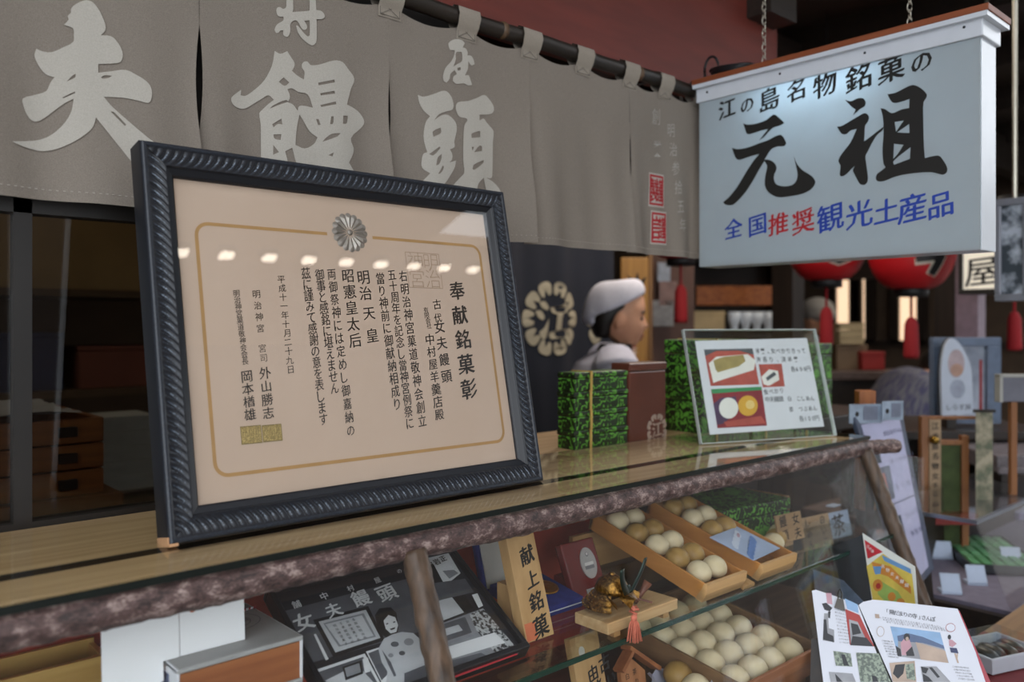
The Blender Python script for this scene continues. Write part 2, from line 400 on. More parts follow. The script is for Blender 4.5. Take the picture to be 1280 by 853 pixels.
TOU = [[[(48,320),(75,330),(130,315),(180,300),(208,320),(225,365),(220,395),(190,405),(150,420),(125,450),(165,425),(200,425),(235,460),(242,495),(235,530),(228,560),(230,585),(205,598),(217,625),(215,650),(200,665),(237,655),(230,690),(205,730),(180,765),(150,790),(100,800),(70,760),(105,720),(70,690),(68,650),(75,620),(92,612),(80,570),(75,520),(85,460),(105,430),(75,400),(55,360)], [(100,622),(150,584),(154,592),(118,630)], [(118,508),(158,488),(158,515),(120,535)], [(132,680),(140,640),(160,622),(158,645),(145,675)], [(140,725),(165,680),(170,690),(155,718)]],
 [[(237,378),(250,358),(300,352),(350,335),(388,320),(412,340),(435,375),(435,405),(415,418),(362,420),(362,450),(385,440),(400,458),(425,485),(438,505),(435,560),(435,720),(430,740),(400,740),(440,760),(475,800),(485,850),(440,850),(400,800),(385,740),(355,770),(345,810),(220,780),(260,740),(280,715),(275,660),(275,560),(280,480),(297,450),(290,440),(255,432),(240,405)],
 [(318,518),(365,503),(365,535),(318,540)], [(318,585),(330,585),(322,605)], [(330,612),(360,578),(375,580),(375,605)], [(322,695),(330,675),(385,650),(382,665),(330,702)]]]
drapeset((510, 40, 4.0615), TOU, 'brush_character')
# small white writing and red seals on the last panel
class Dr:                                                     # a writing surface that follows the cloth
    def __init__(s, n): s.k = n
    def pt(s, u, v, n=0): return V3((u, cloth(u, H+v)-s.k, H+v))
    def px(s, x, y): return NP.px(x, y)
b = B(); D_ = Dr(.0016)
column(b, D_, '創業', (820, 146), (822, 186), .036, off=-.008, sx=.8); column(b, D_, '明治参拾五年', (838, 163), (850, 282), .031, off=-.008, sx=.8)
obj('small_writing', b, mat('white_dye', ''), nr)
SEALR = mat('seal_red', 'a3242a', .85, .06)
for cx, cy, nm in ((821, 238, '謹製'), (824, 285, '謹言')):
    u, v = NP.px(cx, cy); b = B(); a = .024; h_ = .034
    drape(b, [rect(u-a, v-h_, u+a, v+h_)], .0012); o = obj('seal_ground', b, mat('white_dye', ''), nr)
    b = B(); a *= .9; h_ *= .9
    for q in (rect(u-a, v-h_, u+a, v-h_*.86), rect(u-a, v+h_*.86, u+a, v+h_), rect(u-a, v-h_, u-a*.8, v+h_), rect(u+a*.8, v-h_, u+a, v+h_)): drape(b, [q], .0018)
    for j, ch in enumerate(nm):
        write(b, Dr(.002), ch, u+a*(.42-.84*j), v, h_*1.65, off=.02, sx=.52, sh=.03)
    obj('red_seal', b, SEALR, nr)
# pole and tabs
BAMB = mat('smoked_bamboo', '2a231d', .4, .2, 14, (1, 6, 6), bump=.2)
pole = thing('curtain_pole', 'dark smoked bamboo pole carrying the grey curtain along the front', 'pole', (.5, NY, H+.501))
pth = [(x/50, NY+.004, H+.501+.0015*math.sin(x*.4)) for x in range(-60, 75)]
obj('cane', B().tube(pth, .0135, 14), BAMB, pole, True)
for x in (-.8, -.35, .1, .53, .93, 1.29): obj('node_ring', B().tube([(x-.006, NY+.004, H+.501), (x, NY+.004, H+.501), (x+.006, NY+.004, H+.501)], [.0137, .0152, .0137], 14), mat('pale_bamboo_node', '5d4630', .5, .2), pole, True)
obj('cut_end', B().tube([(1.476, NY+.004, H+.501), (1.4815, NY+.004, H+.501)], .0125, 14), mat('pale_bamboo_node', ''), pole, True)
for x in (.27, 1.33, -.9): obj('wall_hook', B().box((x, 1.085, H+.50), (.012, .07, .014)), mat('iron_black', '15151a', .5, .1), pole)
for x in (-.45, -.306, -.162, -.018, .125, .27, .412, .556, .70, .848, .99, 1.125, 1.259, 1.37, 1.478):
    wd = .0215 if x < 1.45 else .012
    rs = []
    prof = [(-.0035, -.026), (-.0040, -.014), (-.0105, -.003), (-.0152, .012), (-.012, .024), (.0, .0295), (.013, .024), (.019, .010), (.014, -.003), (.006, -.014), (.003, -.024)]
    b = B()
    def fn(s, t, x=x):
        k = t*(len(prof)-1); j = min(len(prof)-2, int(k)); f = k-j
        y = prof[j][0]*(1-f)+prof[j+1][0]*f; z = prof[j][1]*(1-f)+prof[j+1][1]*f
        return (x+(s-.5)*2*wd*(1+.05*math.sin(z*70)), NY+.003+y, ZT+.001+z)
    b.grid(fn, 4, 30)
    tb = obj('hanging_tab', b, mat('tab_linen', '968d81', .9, .04, 900, hex2='887f74'), nr, True)
    b = B()
    for (a0, c0), (a1, c1) in (((-1, -1), (1, 1)), ((-1, 1), (1, -1)), ((-1, -1), (1, -1)), ((-1, 1), (1, 1)), ((-1, 1), (-1, -1)), ((1, 1), (1, -1))):
        b.tube([(x+a0*wd*.8, NY-.0021, ZT-.012+c0*.010), (x+a1*wd*.8, NY-.0021, ZT-.012+c1*.010)], .0005, 4)
    obj('cross_stitch', b, mat('dark_thread', '6a645c', .9, 0), tb)

# ================================================================ hanging light-box sign
SX = 1.463; sy0, sy1, sz0, sz1 = .487, 1.03, H+.124, H+.502
SP = Pl((SX, sy1, H), (0, -1, 0), (0, 0, 1)); SP.n = V3((-1, 0, 0)); SP.R = Matrix((SP.u, SP.v, SP.n)).transposed()
sg = thing('hanging_sign', 'white light-box sign with black, blue and red brush writing hung on two chains', 'sign', (SX+.035, .76, sz0))
OPAL = mat('opal_acrylic', 'cfd8dc', .25, .01, trans=.55)
obj('front_panel', B().bx(SX, SX+.004, sy0, sy1, sz0, sz1), OPAL, sg)
obj('rear_panel', B().bx(SX+.069, SX+.073, sy0, sy1, sz0, sz1), OPAL, sg)
WCASE = mat('white_sign_case', 'ccd2da', .22, .02)
b = B(); b.bx(SX+.004, SX+.069, sy0-.001, sy0+.004, sz0, sz1); b.bx(SX+.004, SX+.069, sy1-.004, sy1+.001, sz0, sz1); b.bx(SX+.004, SX+.069, sy0, sy1, sz0-.001, sz0+.004)
obj('side_panel', b, WCASE, sg)
b = B(); b.bx(SX-.006, SX+.079, sy0-.006, sy1+.004, sz1-.034, sz1+.001, .002); b.bx(SX-.016, SX+.089, sy0-.016, sy1+.006, sz1-.006, sz1+.002)
obj('top_channel', b, WCASE, sg)
obj('top_board', B().bx(SX-.017, SX+.090, sy0-.018, sy1+.008, sz1+.002, sz1+.013, .001), wood('reddish_board', '8a4a2a', '6b3419', 1), sg)
b = B()
for px, py in ((886, 116), (977, 93), (1083, 67), (1207, 35)):
    u, v = SP.px(px, py); b.ball(SP.pt(u, v, .0065), (.0016, .0024, .0024), 10, 6)
obj('screw', b, mat('dark_screw', '2a2c30', .4, 0, metal=.6), sg, True)
# the tube lamp inside the box
tl = obj('tube_lamp', B().tube([(SX+.036, sy0+.17, sz1-.055), (SX+.036, sy1-.14, sz1-.055)], .008, 10), glow('tube_light', 'dff2ff', 26), sg)
GEN = [[[(208,148),(240,158),(310,150),(385,122),(440,82),(480,105),(522,145),(490,165),(440,180),(400,215),(370,250),(330,278),(360,240),(397,193),(340,205),(290,222),(240,230),(222,190)]],
 [[(122,335),(170,345),(250,330),(330,300),(400,275),(485,235),(515,255),(537,300),(520,322),(470,325),(425,345),(395,385),(372,425),(400,425),(440,445),(462,480),(458,510),(445,540),(445,585),(465,615),(520,628),(580,618),(610,590),(622,545),(612,480),(592,395),(620,460),(660,505),(730,550),(757,590),(750,620),(720,655),(660,685),(560,705),(480,712),(430,695),(390,660),(372,610),(378,540),(390,475),(370,435),(330,500),(280,590),(220,680),(150,755),(120,772),(75,768),(55,750),(110,700),(170,620),(230,520),(290,430),(330,382),(280,395),(220,415),(175,427),(150,410)]]]
SO = [[[(122,170),(165,180),(210,160),(250,160),(268,185),(262,215),(230,235),(205,258),(178,280),(198,240),(170,220),(150,200)]],
 [[(65,362),(100,355),(160,320),(220,285),(265,265),(292,290),(285,325),(265,355),(262,400),(258,465),(300,435),(345,400),(395,362),(390,385),(350,420),(315,475),(285,535),(268,570),(275,640),(285,720),(280,755),(260,775),(230,770),(210,740),(190,700),(178,670),(192,640),(160,670),(130,700),(100,715),(85,705),(90,640),(75,600),(110,540),(160,475),(205,378),(160,390),(135,412),(105,415),(85,395)]],
 [[(425,130),(480,120),(540,90),(600,65),(650,80),(700,125),(702,150),(680,190),(678,300),(683,500),(690,585),(740,572),(790,568),(820,600),(847,650),(845,685),(820,702),(780,695),(740,685),(650,688),(540,702),(470,720),(400,748),(360,750),(342,735),(348,700),(380,675),(410,650),(395,620),(388,520),(395,420),(392,300),(375,230),(410,238),(455,265),(520,240),(578,228),(580,165),(530,182),(480,193),(455,185),(435,155)],
  [(475,328),(540,318),(520,345),(485,398)], [(492,402),(578,342),(580,405),(540,405)], [(470,483),(538,490),(500,550),(465,590)], [(467,605),(588,507),(583,590),(530,610),(470,632)]]]
b = B()
for il in traced(SP, (895, 130, 6.093), GEN)+traced(SP, (1035, 95, 5.6875), SO): b.flat(SP, il, .0006)
obj('main_characters', b, INK, sg)
def signrow(chars, size, m, name, off=.012):
    b = B()
    for ch, px, py, k in chars:
        u, v = SP.px(px, py); write(b, SP, ch, u, v, size*k*.88, off=off, n=.0006, sh=.16)
    return obj(name, b, m, sg)
signrow([('江', 909, 136, .95), ('の', 934, 131, .75), ('島', 962, 124, 1.05), ('名', 995, 113, 1), ('物', 1031, 106, 1), ('銘', 1073, 97, 1.08), ('菓', 1114, 86, 1.1), ('の', 1152, 77, .85)], .052, INK, 'upper_writing', .018)
BLUE = mat('sign_blue', '1f3f9e', .5, .03); RDI = mat('sign_red', 'b01f26', .5, .03)
signrow([('全', 917, 286, .95), ('国', 947, 281, .95), ('観', 1038, 272, 1.1), ('光', 1074, 268, 1.05), ('土', 1108, 264, .95), ('産', 1140, 260, 1.05), ('品', 1176, 256, 1.0)], .054, BLUE, 'lower_writing', .013)
signrow([('推', 973, 280, .98), ('奨', 1004, 277, 1.02)], .054, RDI, 'red_writing', .013)
# chains and cable
IRON = mat('chain_steel', 'b9b4a6', .35, .05, metal=.8)
def chain(px, nm, label):
    p = at(px, 60, X=SX+.036); t = thing('chain', label, 'chain', (p.x, p.y, sz1+.013), 0, None)
    b = B(); z = sz1+.012; k = 0
    while z < 2.62:
        for s_ in (0,):
            a = PI/2*(k % 2)
            pts = [(p.x+math.cos(a)*.0042*math.cos(q), p.y+math.sin(a)*.0042*math.cos(q), z+.0075+.0085*math.sin(q)) for q in [2*PI*j/10 for j in range(11)]]
            b.tube(pts, .0012, 5, False)
        z += .0135; k += 1
    obj('links', b, IRON, t, True)
    obj('ceiling_hook', B().tube([(p.x, p.y, 2.60), (p.x, p.y, 2.755)], .003, 6), IRON, t)
chain(955, 'a', 'steel link chain holding the left inner end of the white sign'); chain(1137, 'b', 'steel link chain holding the right street end of the white sign')
c0 = at(915, 82, X=SX+.03)
b = B(); zc = sz1+.013+.006
pts = []
for k in range(76):
    a = 2*PI*k/25; rr = .05+.004*math.sin(k*.7); pts.append((SX+.035+.03*math.cos(a), c0.y+.0+rr*math.sin(a), zc+.0015*k/10+.006*(1+math.sin(a*1.0+.5))))
b.tube(pts, .0035, 8)
b.tube([(SX+.03, c0.y+.05+.035*math.cos(q)*.5, zc+.022+.028*math.sin(q)) for q in [2*PI*j/16 for j in range(17)]], .0028, 7)
o = obj('power_cable', b, mat('black_rubber', '101114', .45, 0), None, True); put(o, 'coiled black power cable lying on top of the white hanging sign', 'cable')
# ================================================================ the framed certificate
FT = math.radians(11.6); CT = H-.228
FP = Pl((.307, .872, CT), (1, 0, 0), (0, math.sin(FT), math.cos(FT))); FWd, FHt = .535, .4405
ft = thing('framed_certificate', 'large certificate in a dark blue-black carved frame leaning back on the glass counter', 'certificate', (.57, .9, CT))
MWd = .0365
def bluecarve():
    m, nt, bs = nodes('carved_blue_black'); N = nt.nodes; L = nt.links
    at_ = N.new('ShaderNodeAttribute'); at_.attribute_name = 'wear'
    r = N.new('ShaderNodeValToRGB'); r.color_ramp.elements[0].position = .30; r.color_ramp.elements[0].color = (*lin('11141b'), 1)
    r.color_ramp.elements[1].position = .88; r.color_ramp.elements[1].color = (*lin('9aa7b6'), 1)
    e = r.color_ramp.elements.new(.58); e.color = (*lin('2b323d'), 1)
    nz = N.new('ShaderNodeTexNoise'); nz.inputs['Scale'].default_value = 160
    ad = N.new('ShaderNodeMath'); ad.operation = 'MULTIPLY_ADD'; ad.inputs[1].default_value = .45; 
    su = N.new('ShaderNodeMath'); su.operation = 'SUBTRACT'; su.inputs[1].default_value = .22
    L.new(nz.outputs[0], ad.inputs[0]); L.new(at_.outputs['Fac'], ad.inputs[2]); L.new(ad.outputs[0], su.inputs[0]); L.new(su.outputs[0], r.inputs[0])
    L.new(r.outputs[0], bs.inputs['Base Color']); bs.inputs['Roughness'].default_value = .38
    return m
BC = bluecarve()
# moulding: a profile swept round the four mitred sides, gadroons carved into its hollow
prof = [(-.0, -.022), (0, .006), (.0015, .0105), (.004, .012), (.0062, .0105)] 
NT = 18
b = B(); bm = b.bm; wl = bm.verts.layers.float.new('wear')
def side(o_, du, dv, iu, iv, Ln, flip):
    """du,dv along the side; iu,iv inward"""
    ns = int(Ln/.00125)
    T = [('p', p) for p in prof] + [('c', k/(NT-1)) for k in range(NT)] + [('p', (.0275, .0085)), ('p', (.0285, .006)), ('p', (.0305, .0062)), ('p', (.0315, .004)), ('p', (.0338, .0042)), ('p', (.035, .002)), ('p', (MWd, .0015)), ('p', (MWd, -.004))]
    rows = []
    for i in range(ns+1):
        s = i/ns; row = []
        for kind, q in T:
            if kind == 'p': off, h = q; wv = .2 if h < .0095 else .42
            else:
                off = .007+.020*q
                inset = off; st = inset + (Ln-2*inset)*s
                st2 = st if not flip else Ln-st
                ph = st2/.0098 + 1.35*q*q + .25*q
                w_ = abs(math.sin(PI*ph)); fr = ph % 1
                g = (1-abs(2*fr-1)**3)
                env = math.sin(PI*min(1, max(0, q*1.02)))**.6
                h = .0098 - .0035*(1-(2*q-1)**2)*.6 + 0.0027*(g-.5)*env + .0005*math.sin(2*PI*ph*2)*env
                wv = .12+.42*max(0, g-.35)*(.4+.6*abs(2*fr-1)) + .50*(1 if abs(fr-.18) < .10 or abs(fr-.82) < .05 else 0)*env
            st = off + (Ln-2*off)*s
            P_ = FP.pt(o_[0]+du*st+iu*off, o_[1]+dv*st+iv*off, h)
            v = bm.verts.new(P_); v[wl] = wv; row.append(v)
        rows.append(row)
    for a, c in zip(rows, rows[1:]):
        for k in range(len(a)-1): b.face([a[k], a[k+1], c[k+1], c[k]])
side((0, 0), 1, 0, 0, 1, FWd, False); side((0, FHt), 1, 0, 0, -1, FWd, False)
side((0, 0), 0, 1, 1, 0, FHt, False); side((FWd, 0), 0, 1, -1, 0, FHt, True)
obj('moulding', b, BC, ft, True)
obj('backing_board', B().pb(FP, .004, FWd-.004, .004, FHt-.004, -.021, -.012), mat('backing_brown', '6d5236', .8, .1), ft)
pp = obj('paper', B().pb(FP, .012, FWd-.012, .012, FHt-.012, -.012, -.0035), mat('cream_paper', 'bca896', .75, .02, 4, hex2='b7a28f'), ft)
obj('glass_pane', B().pb(FP, .03, FWd-.03, .03, FHt-.03, .0005, .0022), glass('picture_glass', 'ffffff', .75), ft)
# rear leg that holds it up
b = B(); top = FP.pt(FWd/2, .33, -.021); b.box(((top.x), (top.y+.985)/2+.012, (top.z+CT)/2), (.05, .006, .30), rotx(math.radians(-9)))
obj('rear_strut', b, mat('backing_brown', ''), ft)
b = B(); b.pb(FP, -.0006, .004, -.0006, .009, -.022, .0090); b.pb(FP, -.0004, .009, -.0008, .0022, -.02, .0125)
obj('chipped_corner', b, mat('bare_wood', 'c89a70', .7, .1), ft, label='chipped corner of bare wood')
# printed border
GOLD = mat('printed_gold', 'a98452', .55, .06)
PN = -.0032
cTL, cTR, cBR, cBL = [FP.px(*p) for p in ((244, 272), (608, 309), (628, 554), (268, 598))]
u0 = (cTL[0]+cBL[0])/2; u1 = (cTR[0]+cBR[0])/2; v0 = (cBL[1]+cBR[1])/2; v1 = (cTL[1]+cTR[1])/2; r_ = .017; wdl = .0042
def rr(u0, v0, u1, v1, r, n=6):
    o = []
    for cx, cy, a0 in ((u1-r, v0+r, -PI/2), (u1-r, v1-r, 0), (u0+r, v1-r, PI/2), (u0+r, v0+r, PI)):
        for k in range(n+1): a = a0+PI/2*k/n; o.append((cx+r*math.cos(a), cy+r*math.sin(a)))
    return o
crest = FP.px(439, 290); gp = .034
b = B(); out = rr(u0, v0, u1, v1, r_); inn = rr(u0+wdl, v0+wdl, u1-wdl, v1-wdl, r_-wdl)
for i in range(len(out)):
    j = (i+1) % len(out)
    q = [out[i], out[j], inn[j], inn[i]]
    if i == 13:                                              # the long top run, broken for the crest
        for a, c in ((u1-r_, crest[0]+gp), (crest[0]-gp, u0+r_)): b.flat(FP, [[(a, v1), (c, v1), (c, v1-wdl), (a, v1-wdl)]], PN)
    else: b.flat(FP, [q], PN)
obj('border_line', b, GOLD, pp)
# embossed sixteen-petal crest
b = B(); R0 = .0268
for k in range(16):
    a = 2*PI*k/16; L_ = []
    w1 = R0*math.sin(PI/16)*.93
    pts = [(R0*.18, 0, .0008)]
    ring = []
    for j in range(9):
        t = PI*(j/8)-PI/2; ring.append((R0*.80+math.cos(t)*w1*1.1, math.sin(t)*w1))
    outl = [(R0*.16, 0)] + ring
    c_, s_ = math.cos(a), math.sin(a)
    tv = [bm_ for bm_ in ()]
    cen = b.bm.verts.new(FP.pt(crest[0]+c_*R0*.72, crest[1]+s_*R0*.72, PN+.0022))
    vs = [b.bm.verts.new(FP.pt(crest[0]+x*c_-y*s_, crest[1]+x*s_+y*c_, PN)) for x, y in outl]
    for j in range(len(vs)): b.face([cen, vs[j], vs[(j+1) % len(vs)]])
b.ball(FP.pt(*crest, PN), (.0042, .0042, .0026), 14, 6, FP.R)
obj('crest', b, mat('silver_emboss', '9a948c', .35, .08, metal=.65), pp)
# writing
b = B()
def col(t, p0, p1, s, **k): column(b, FP, t, p0, p1, s*.84, n=PN, **k)
col('奉献銘菓彰', (573, 363), (588, 486), .0345, off=.018)
col('古代', (548, 380), (549, 397), .0172); col('女夫饅頭', (551, 408), (560, 470), .0225, off=.012)
col('有限会社', (534, 387), (538, 407), .0105, off=.004); col('中村屋羊羹店殿', (539, 424), (551, 518), .0195)
col('右明治神宮菓道敬神会創立', (505.5, 344.5), (529.5, 526), .0205, sx=.86); col('五十周年を記念し當神宮例祭に', (491.5, 343), (514, 529), .0195, sx=.86)
col('當り神前に御献納相成り', (477, 347.5), (498, 505), .0205, sx=.86)
col('明治', (456, 346), (458.5, 366), .0245); col('天', (463, 391), (463, 391), .0235); col('皇', (467, 419), (467, 419), .023)
col('昭憲皇太后', (436.5, 344), (445.5, 425), .0235); col('両御祭神には定めし御嘉納の', (416, 342), (440, 538), .0190, sx=.82)
col('御事と感銘に堪えません', (401, 343), (420, 485), .0190, sx=.82); col('茲に謹みて感謝の意を表します', (384, 341), (406, 524), .0190, sx=.82)
col('平成十一年十月二十九日', (353, 348.5), (365, 461.5), .0125, off=.002)
col('明治神宮', (322, 367), (327, 410), .0125, off=.002); col('宮司', (329.5, 435), (331, 447), .0125, off=-.005)
col('外山勝志', (333, 466), (337, 516), .0175)
col('明治神宮菓道敬神会会長', (297, 366), (308, 451), .0105, off=.004, sx=.95); col('岡本楢雄', (310, 470), (314, 518), .0175)
obj('lettering', b, mat('brush_ink', '1d1a18', .6, 0), pp)
GSE = mat('pale_gold_seal', 'bda66c', .5, .25, 500, hex2='9a8450')
for x0, y0, x1, y1 in ((303.5, 531, 327.5, 556), (330.5, 529.5, 353, 553)):
    a = FP.px(x0, y1); c = FP.px(x1, y0); b = B(); b.flat(FP, [rect(a[0], a[1], c[0], c[1])], PN)
    so = obj('gold_seal', b, GSE, pp)
    b = B(); W_ = c[0]-a[0]; H_ = c[1]-a[1]
    for q in (rect(a[0], a[1], c[0], a[1]+.001), rect(a[0], c[1]-.001, c[0], c[1]), rect(a[0], a[1], a[0]+.001, c[1]), rect(c[0]-.001, a[1], c[0], c[1])): b.flat(FP, [q], PN+.0002)
    for i in range(3):
        for j in range(3): write(b, FP, '之印宮神明司治長會'[i*3+j], a[0]+W_*(.2+.3*i), a[1]+H_*(.2+.3*j), .0075, off=0, brush=False, n=PN+.0003)
    obj('seal_lines', b, mat('dark_gold_seal', '7b6d42', .5, 0), so)
a = FP.px(513, 359); c = FP.px(550, 317); b = B(); W_ = c[0]-a[0]; H_ = c[1]-a[1]; tk = .0009
for q in (rect(a[0], a[1], c[0], a[1]+tk), rect(a[0], c[1]-tk, c[0], c[1]), rect(a[0], a[1], a[0]+tk, c[1]), rect(c[0]-tk, a[1], c[0], c[1])): b.flat(FP, [q], PN)
for i, ch in enumerate('明治神宮'): write(b, FP, ch, a[0]+W_*(.73 if i < 2 else .27), a[1]+H_*(.74 if i % 2 == 0 else .27), W_*.5, off=-.018, brush=False, n=PN+.0001)
obj('outlined_seal', b, mat('faint_seal', '9d8670', .7, 0), pp)

# ================================================================ counter and glass case
case = thing('display_case', 'glass-fronted shop counter edged with rough bark poles', 'display case', (.5, .9, 0))
CONTACT, _nt, _b = nodes('glass_in_contact'); _t = _nt.nodes.new('ShaderNodeBsdfTransparent'); _nt.links.new(_t.outputs[0], _nt.nodes['Material Output'].inputs[0])
x0, x1 = -.75, 1.69; FY = .772; FTN = .40
_tg = obj('top_glass', B().bx(x0, x1, FY+.001, 1.052, CT-.006, CT), [glass('counter_glass', 'f6faf7'), CONTACT], case)
for p_ in _tg.data.polygons:
    if p_.normal.z < .5: p_.material_index = 1                 # only the polished upper face mirrors
b = B(); b.bx(x0, x1, FY-.0015, FY+.001, CT-.0065, CT+.0002); b.bx(x1, x1+.0025, FY-.0015, 1.052, CT-.0065, CT+.0002)
obj('top_glass_edge', b, GEDGE, case)
TOPW = wood('counter_board', 'd2b087', 'b08c62', 0, 18)
for y0, y1, z in ((.899, 1.083, -.0065), (.806, .876, -.0065)):
    obj('counter_board', B().bx(x0, x1, y0, y1, CT+z-.014, CT+z, .001), TOPW, case)
obj('gap_shade_strip', B().bx(x0, x1, .8962, .8988, CT-.0205, CT-.0066), DARKW, case)  # dark lath added to imitate the shade in the gap between boards
obj('gap_shade_rail', B().bx(x0, x1, .866, .909, CT-.040, CT-.0210), DARKW, case)  # dark rail added under the board gap to give its shade
def bark():
    m, nt, bs = nodes('cherry_bark'); N = nt.nodes; L = nt.links
    tc = N.new('ShaderNodeTexCoord'); mp = N.new('ShaderNodeMapping'); mp.inputs['Scale'].default_value = (1, 1.6, 1.6)
    n1 = N.new('ShaderNodeTexNoise'); n1.inputs['Scale'].default_value = 55; n1.inputs['Detail'].default_value = 6; n1.inputs['Roughness'].default_value = .65
    n2 = N.new('ShaderNodeTexNoise'); n2.inputs['Scale'].default_value = 300; n2.inputs['Detail'].default_value = 3
    r = N.new('ShaderNodeValToRGB'); r.color_ramp.elements[0].position = .34; r.color_ramp.elements[0].color = (*lin('2e2321'), 1)
    r.color_ramp.elements[1].position = .70; r.color_ramp.elements[1].color = (*lin('a08d86'), 1)
    e = r.color_ramp.elements.new(.52); e.color = (*lin('584340'), 1)
    ad = N.new('ShaderNodeMath'); ad.operation = 'MULTIPLY_ADD'; ad.inputs[1].default_value = .35
    su = N.new('ShaderNodeMath'); su.operation = 'SUBTRACT'; su.inputs[1].default_value = .175
    bp = N.new('ShaderNodeBump'); bp.inputs['Strength'].default_value = .6; bp.inputs['Distance'].default_value = .003
    L.new(tc.outputs['Object'], mp.inputs[0]); L.new(mp.outputs[0], n1.inputs['Vector']); L.new(mp.outputs[0], n2.inputs['Vector'])
    L.new(n2.outputs[0], ad.inputs[0]); L.new(n1.outputs[0], ad.inputs[2]); L.new(ad.outputs[0], su.inputs[0]); L.new(su.outputs[0], r.inputs[0])
    L.new(r.outputs[0], bs.inputs['Base Color']); L.new(ad.outputs[0], bp.inputs['Height']); L.new(bp.outputs[0], bs.inputs['Normal'])
    bs.inputs['Roughness'].default_value = .55
    return m
BARK = bark()
def log(b, p0, p1, r, n=26, seed=0, st=.006):
    p0 = V3(p0); p1 = V3(p1); L_ = (p1-p0).length; t = (p1-p0)/L_
    ref = V3((0, 0, 1)) if abs(t.z) < .9 else V3((0, 1, 0)); a = t.cross(ref).normalized(); c = a.cross(t); rs = []
    m = int(L_/st)
    for i in range(m+1):
        s = L_*i/m; ring = []
        for k in range(n):
            q = 2*PI*k/n; d = a*math.cos(q)+c*math.sin(q)
            rad = r*(1+.05*noise.noise(V3((s*6, seed, 0)))) + .0022*noise.noise(V3((s*60, math.cos(q)*2.2+seed, math.sin(q)*2.2))) + .0012*noise.noise(V3((s*160, math.cos(q)*5, math.sin(q)*5+seed)))
            ring.append(p0 + t*s + d*rad + V3((0, 0, .002*noise.noise(V3((s*3, seed+5, 0))))))
        rs.append(ring)
    b.rings(rs); return b
LR = .0165
obj('bark_rail', log(B(), (x0, FY+.011, CT-.0075-LR), (1.70, FY+.011, CT-.0075-LR), LR, seed=1), BARK, case, True)
b = log(B(), (1.662, .735, CT-.026), (1.662, 1.07, CT-.026), .0145, seed=4)
obj('end_rail', log(B(), (1.68, FY+.009, CT-.024), (1.775, FY-.018, CT-.027), .0145, seed=4), BARK, case, True)
obj('sawn_end', B().tube([(1.7745, FY-.0179, CT-.027), (1.7765, FY-.0185, CT-.027)], .0135, 18), mat('sawn_pale', 'b7a184', .8, .1), case)
def post(X, seed):
    return obj('bark_post', log(B(), (X, FY, CT-.028), (X, FY-FTN*.355, CT-.383), .0145, seed=seed), wood('bark_post_wood', '5f4a38', '33261c', 2, 22, bump=.4), case, True)
post(.548, 7); post(1.672, 9)
yb = .75-.306*.352
PG = Pl((x0, FY+.005, CT-.022), (1, 0, 0), (0, FTN, 1)); PG.n = PG.u.cross(PG.v)
obj('front_glass', B().pb(PG, 0, x1-x0-.02, -.330*math.sqrt(1+FTN**2), 0, -.002, .002), glass('case_glass', 'fcfdfd', 1.0), case)
obj('end_glass', B().bx(1.678, 1.682, .66, 1.05, H-.58, CT-.03), GLASS, case)
SHZ = H-.413
obj('shelf_glass', B().bx(x0, 1.678, .711, 1.055, SHZ-.006, SHZ), glass('shelf_glass', 'f6faf8'), case)
obj('shelf_glass_edge', B().bx(x0, 1.678, .7085, .711, SHZ-.0065, SHZ+.0002), mat('shelf_edge_green', '1a3a30', .2, .1), case)
obj('back_panel', B().bx(x0, 1.15, 1.055, 1.07, H-.58, CT-.021), mat('red_felt', 'bd4a36', .8, .08, 40), case)
obj('back_frame', B().bx(1.15, 1.69, 1.055, 1.07, H-.58, H-.42).bx(1.15, 1.19, 1.055, 1.07, H-.42, CT-.021).bx(1.60, 1.69, 1.055, 1.07, H-.42, CT-.021).bx(x0-.02, x0, .66, 1.07, H-.58, CT-.021), DARKW, case)
obj('case_floor', B().bx(x0, 1.69, .60, 1.07, H-.60, H-.58), wood('case_floor_wood', '5d4632', '432f20', 0), case)
obj('base_cabinet', B().bx(x0, 1.69, .61, 1.07, 0, H-.60), wood('cabinet_wood', '4a3526', '33241a', 2), case)
b = B(); b.bx(0.86, 1.69, 1.24, 1.30, 0, CT-.02)
obj('rear_board', B().bx(.87, x1, 1.084, 1.30, CT-.0205, CT-.0065), TOPW, case)
obj('rear_leg_panel', b, DARKW, case)
# ================================================================ inside the glass case
def vnormal(P): return P
SG = 'sweets'
# ---- buns
rb = random.Random(11)
def bun_mesh(nm, seed, r=.0215):
    b = B(); n = 22; m = 14; rs = []
    for j in [.03]+list(range(1, m))+[m-.03]:
        th = PI*j/m; ring = []
        for k in range(n):
            a = 2*PI*k/n; d = V3((math.sin(th)*math.cos(a), math.sin(th)*math.sin(a), -math.cos(th)))
            q = r*(1+.035*noise.noise(d*1.6+V3((seed, 0, 0))))
            z = d.z*(.90 if d.z > 0 else .74)
            ring.append(V3((d.x*q, d.y*q, z*q)))
        rs.append(ring)
    b.rings(rs); bm = b.bm; bmesh.ops.recalc_face_normals(bm, faces=bm.faces)
    me = bpy.data.meshes.new(nm); bm.to_mesh(me); bm.free()
    for p in me.polygons: p.use_smooth = True
    return me
WB = mat('white_bun', 'dccdaa', .55, .03, 25, hex2='d0be97'); YB = mat('tan_bun', 'ab8a4c', .5, .06, 25, hex2='957238')
BUNS = {}
for c_, m_ in (('w', WB), ('y', YB)):
    BUNS[c_] = []
    for k in range(4):
        me = bun_mesh('sweet_bun', k*3.7+(9 if c_ == 'y' else 0)); me.materials.append(m_); BUNS[c_].append(me)
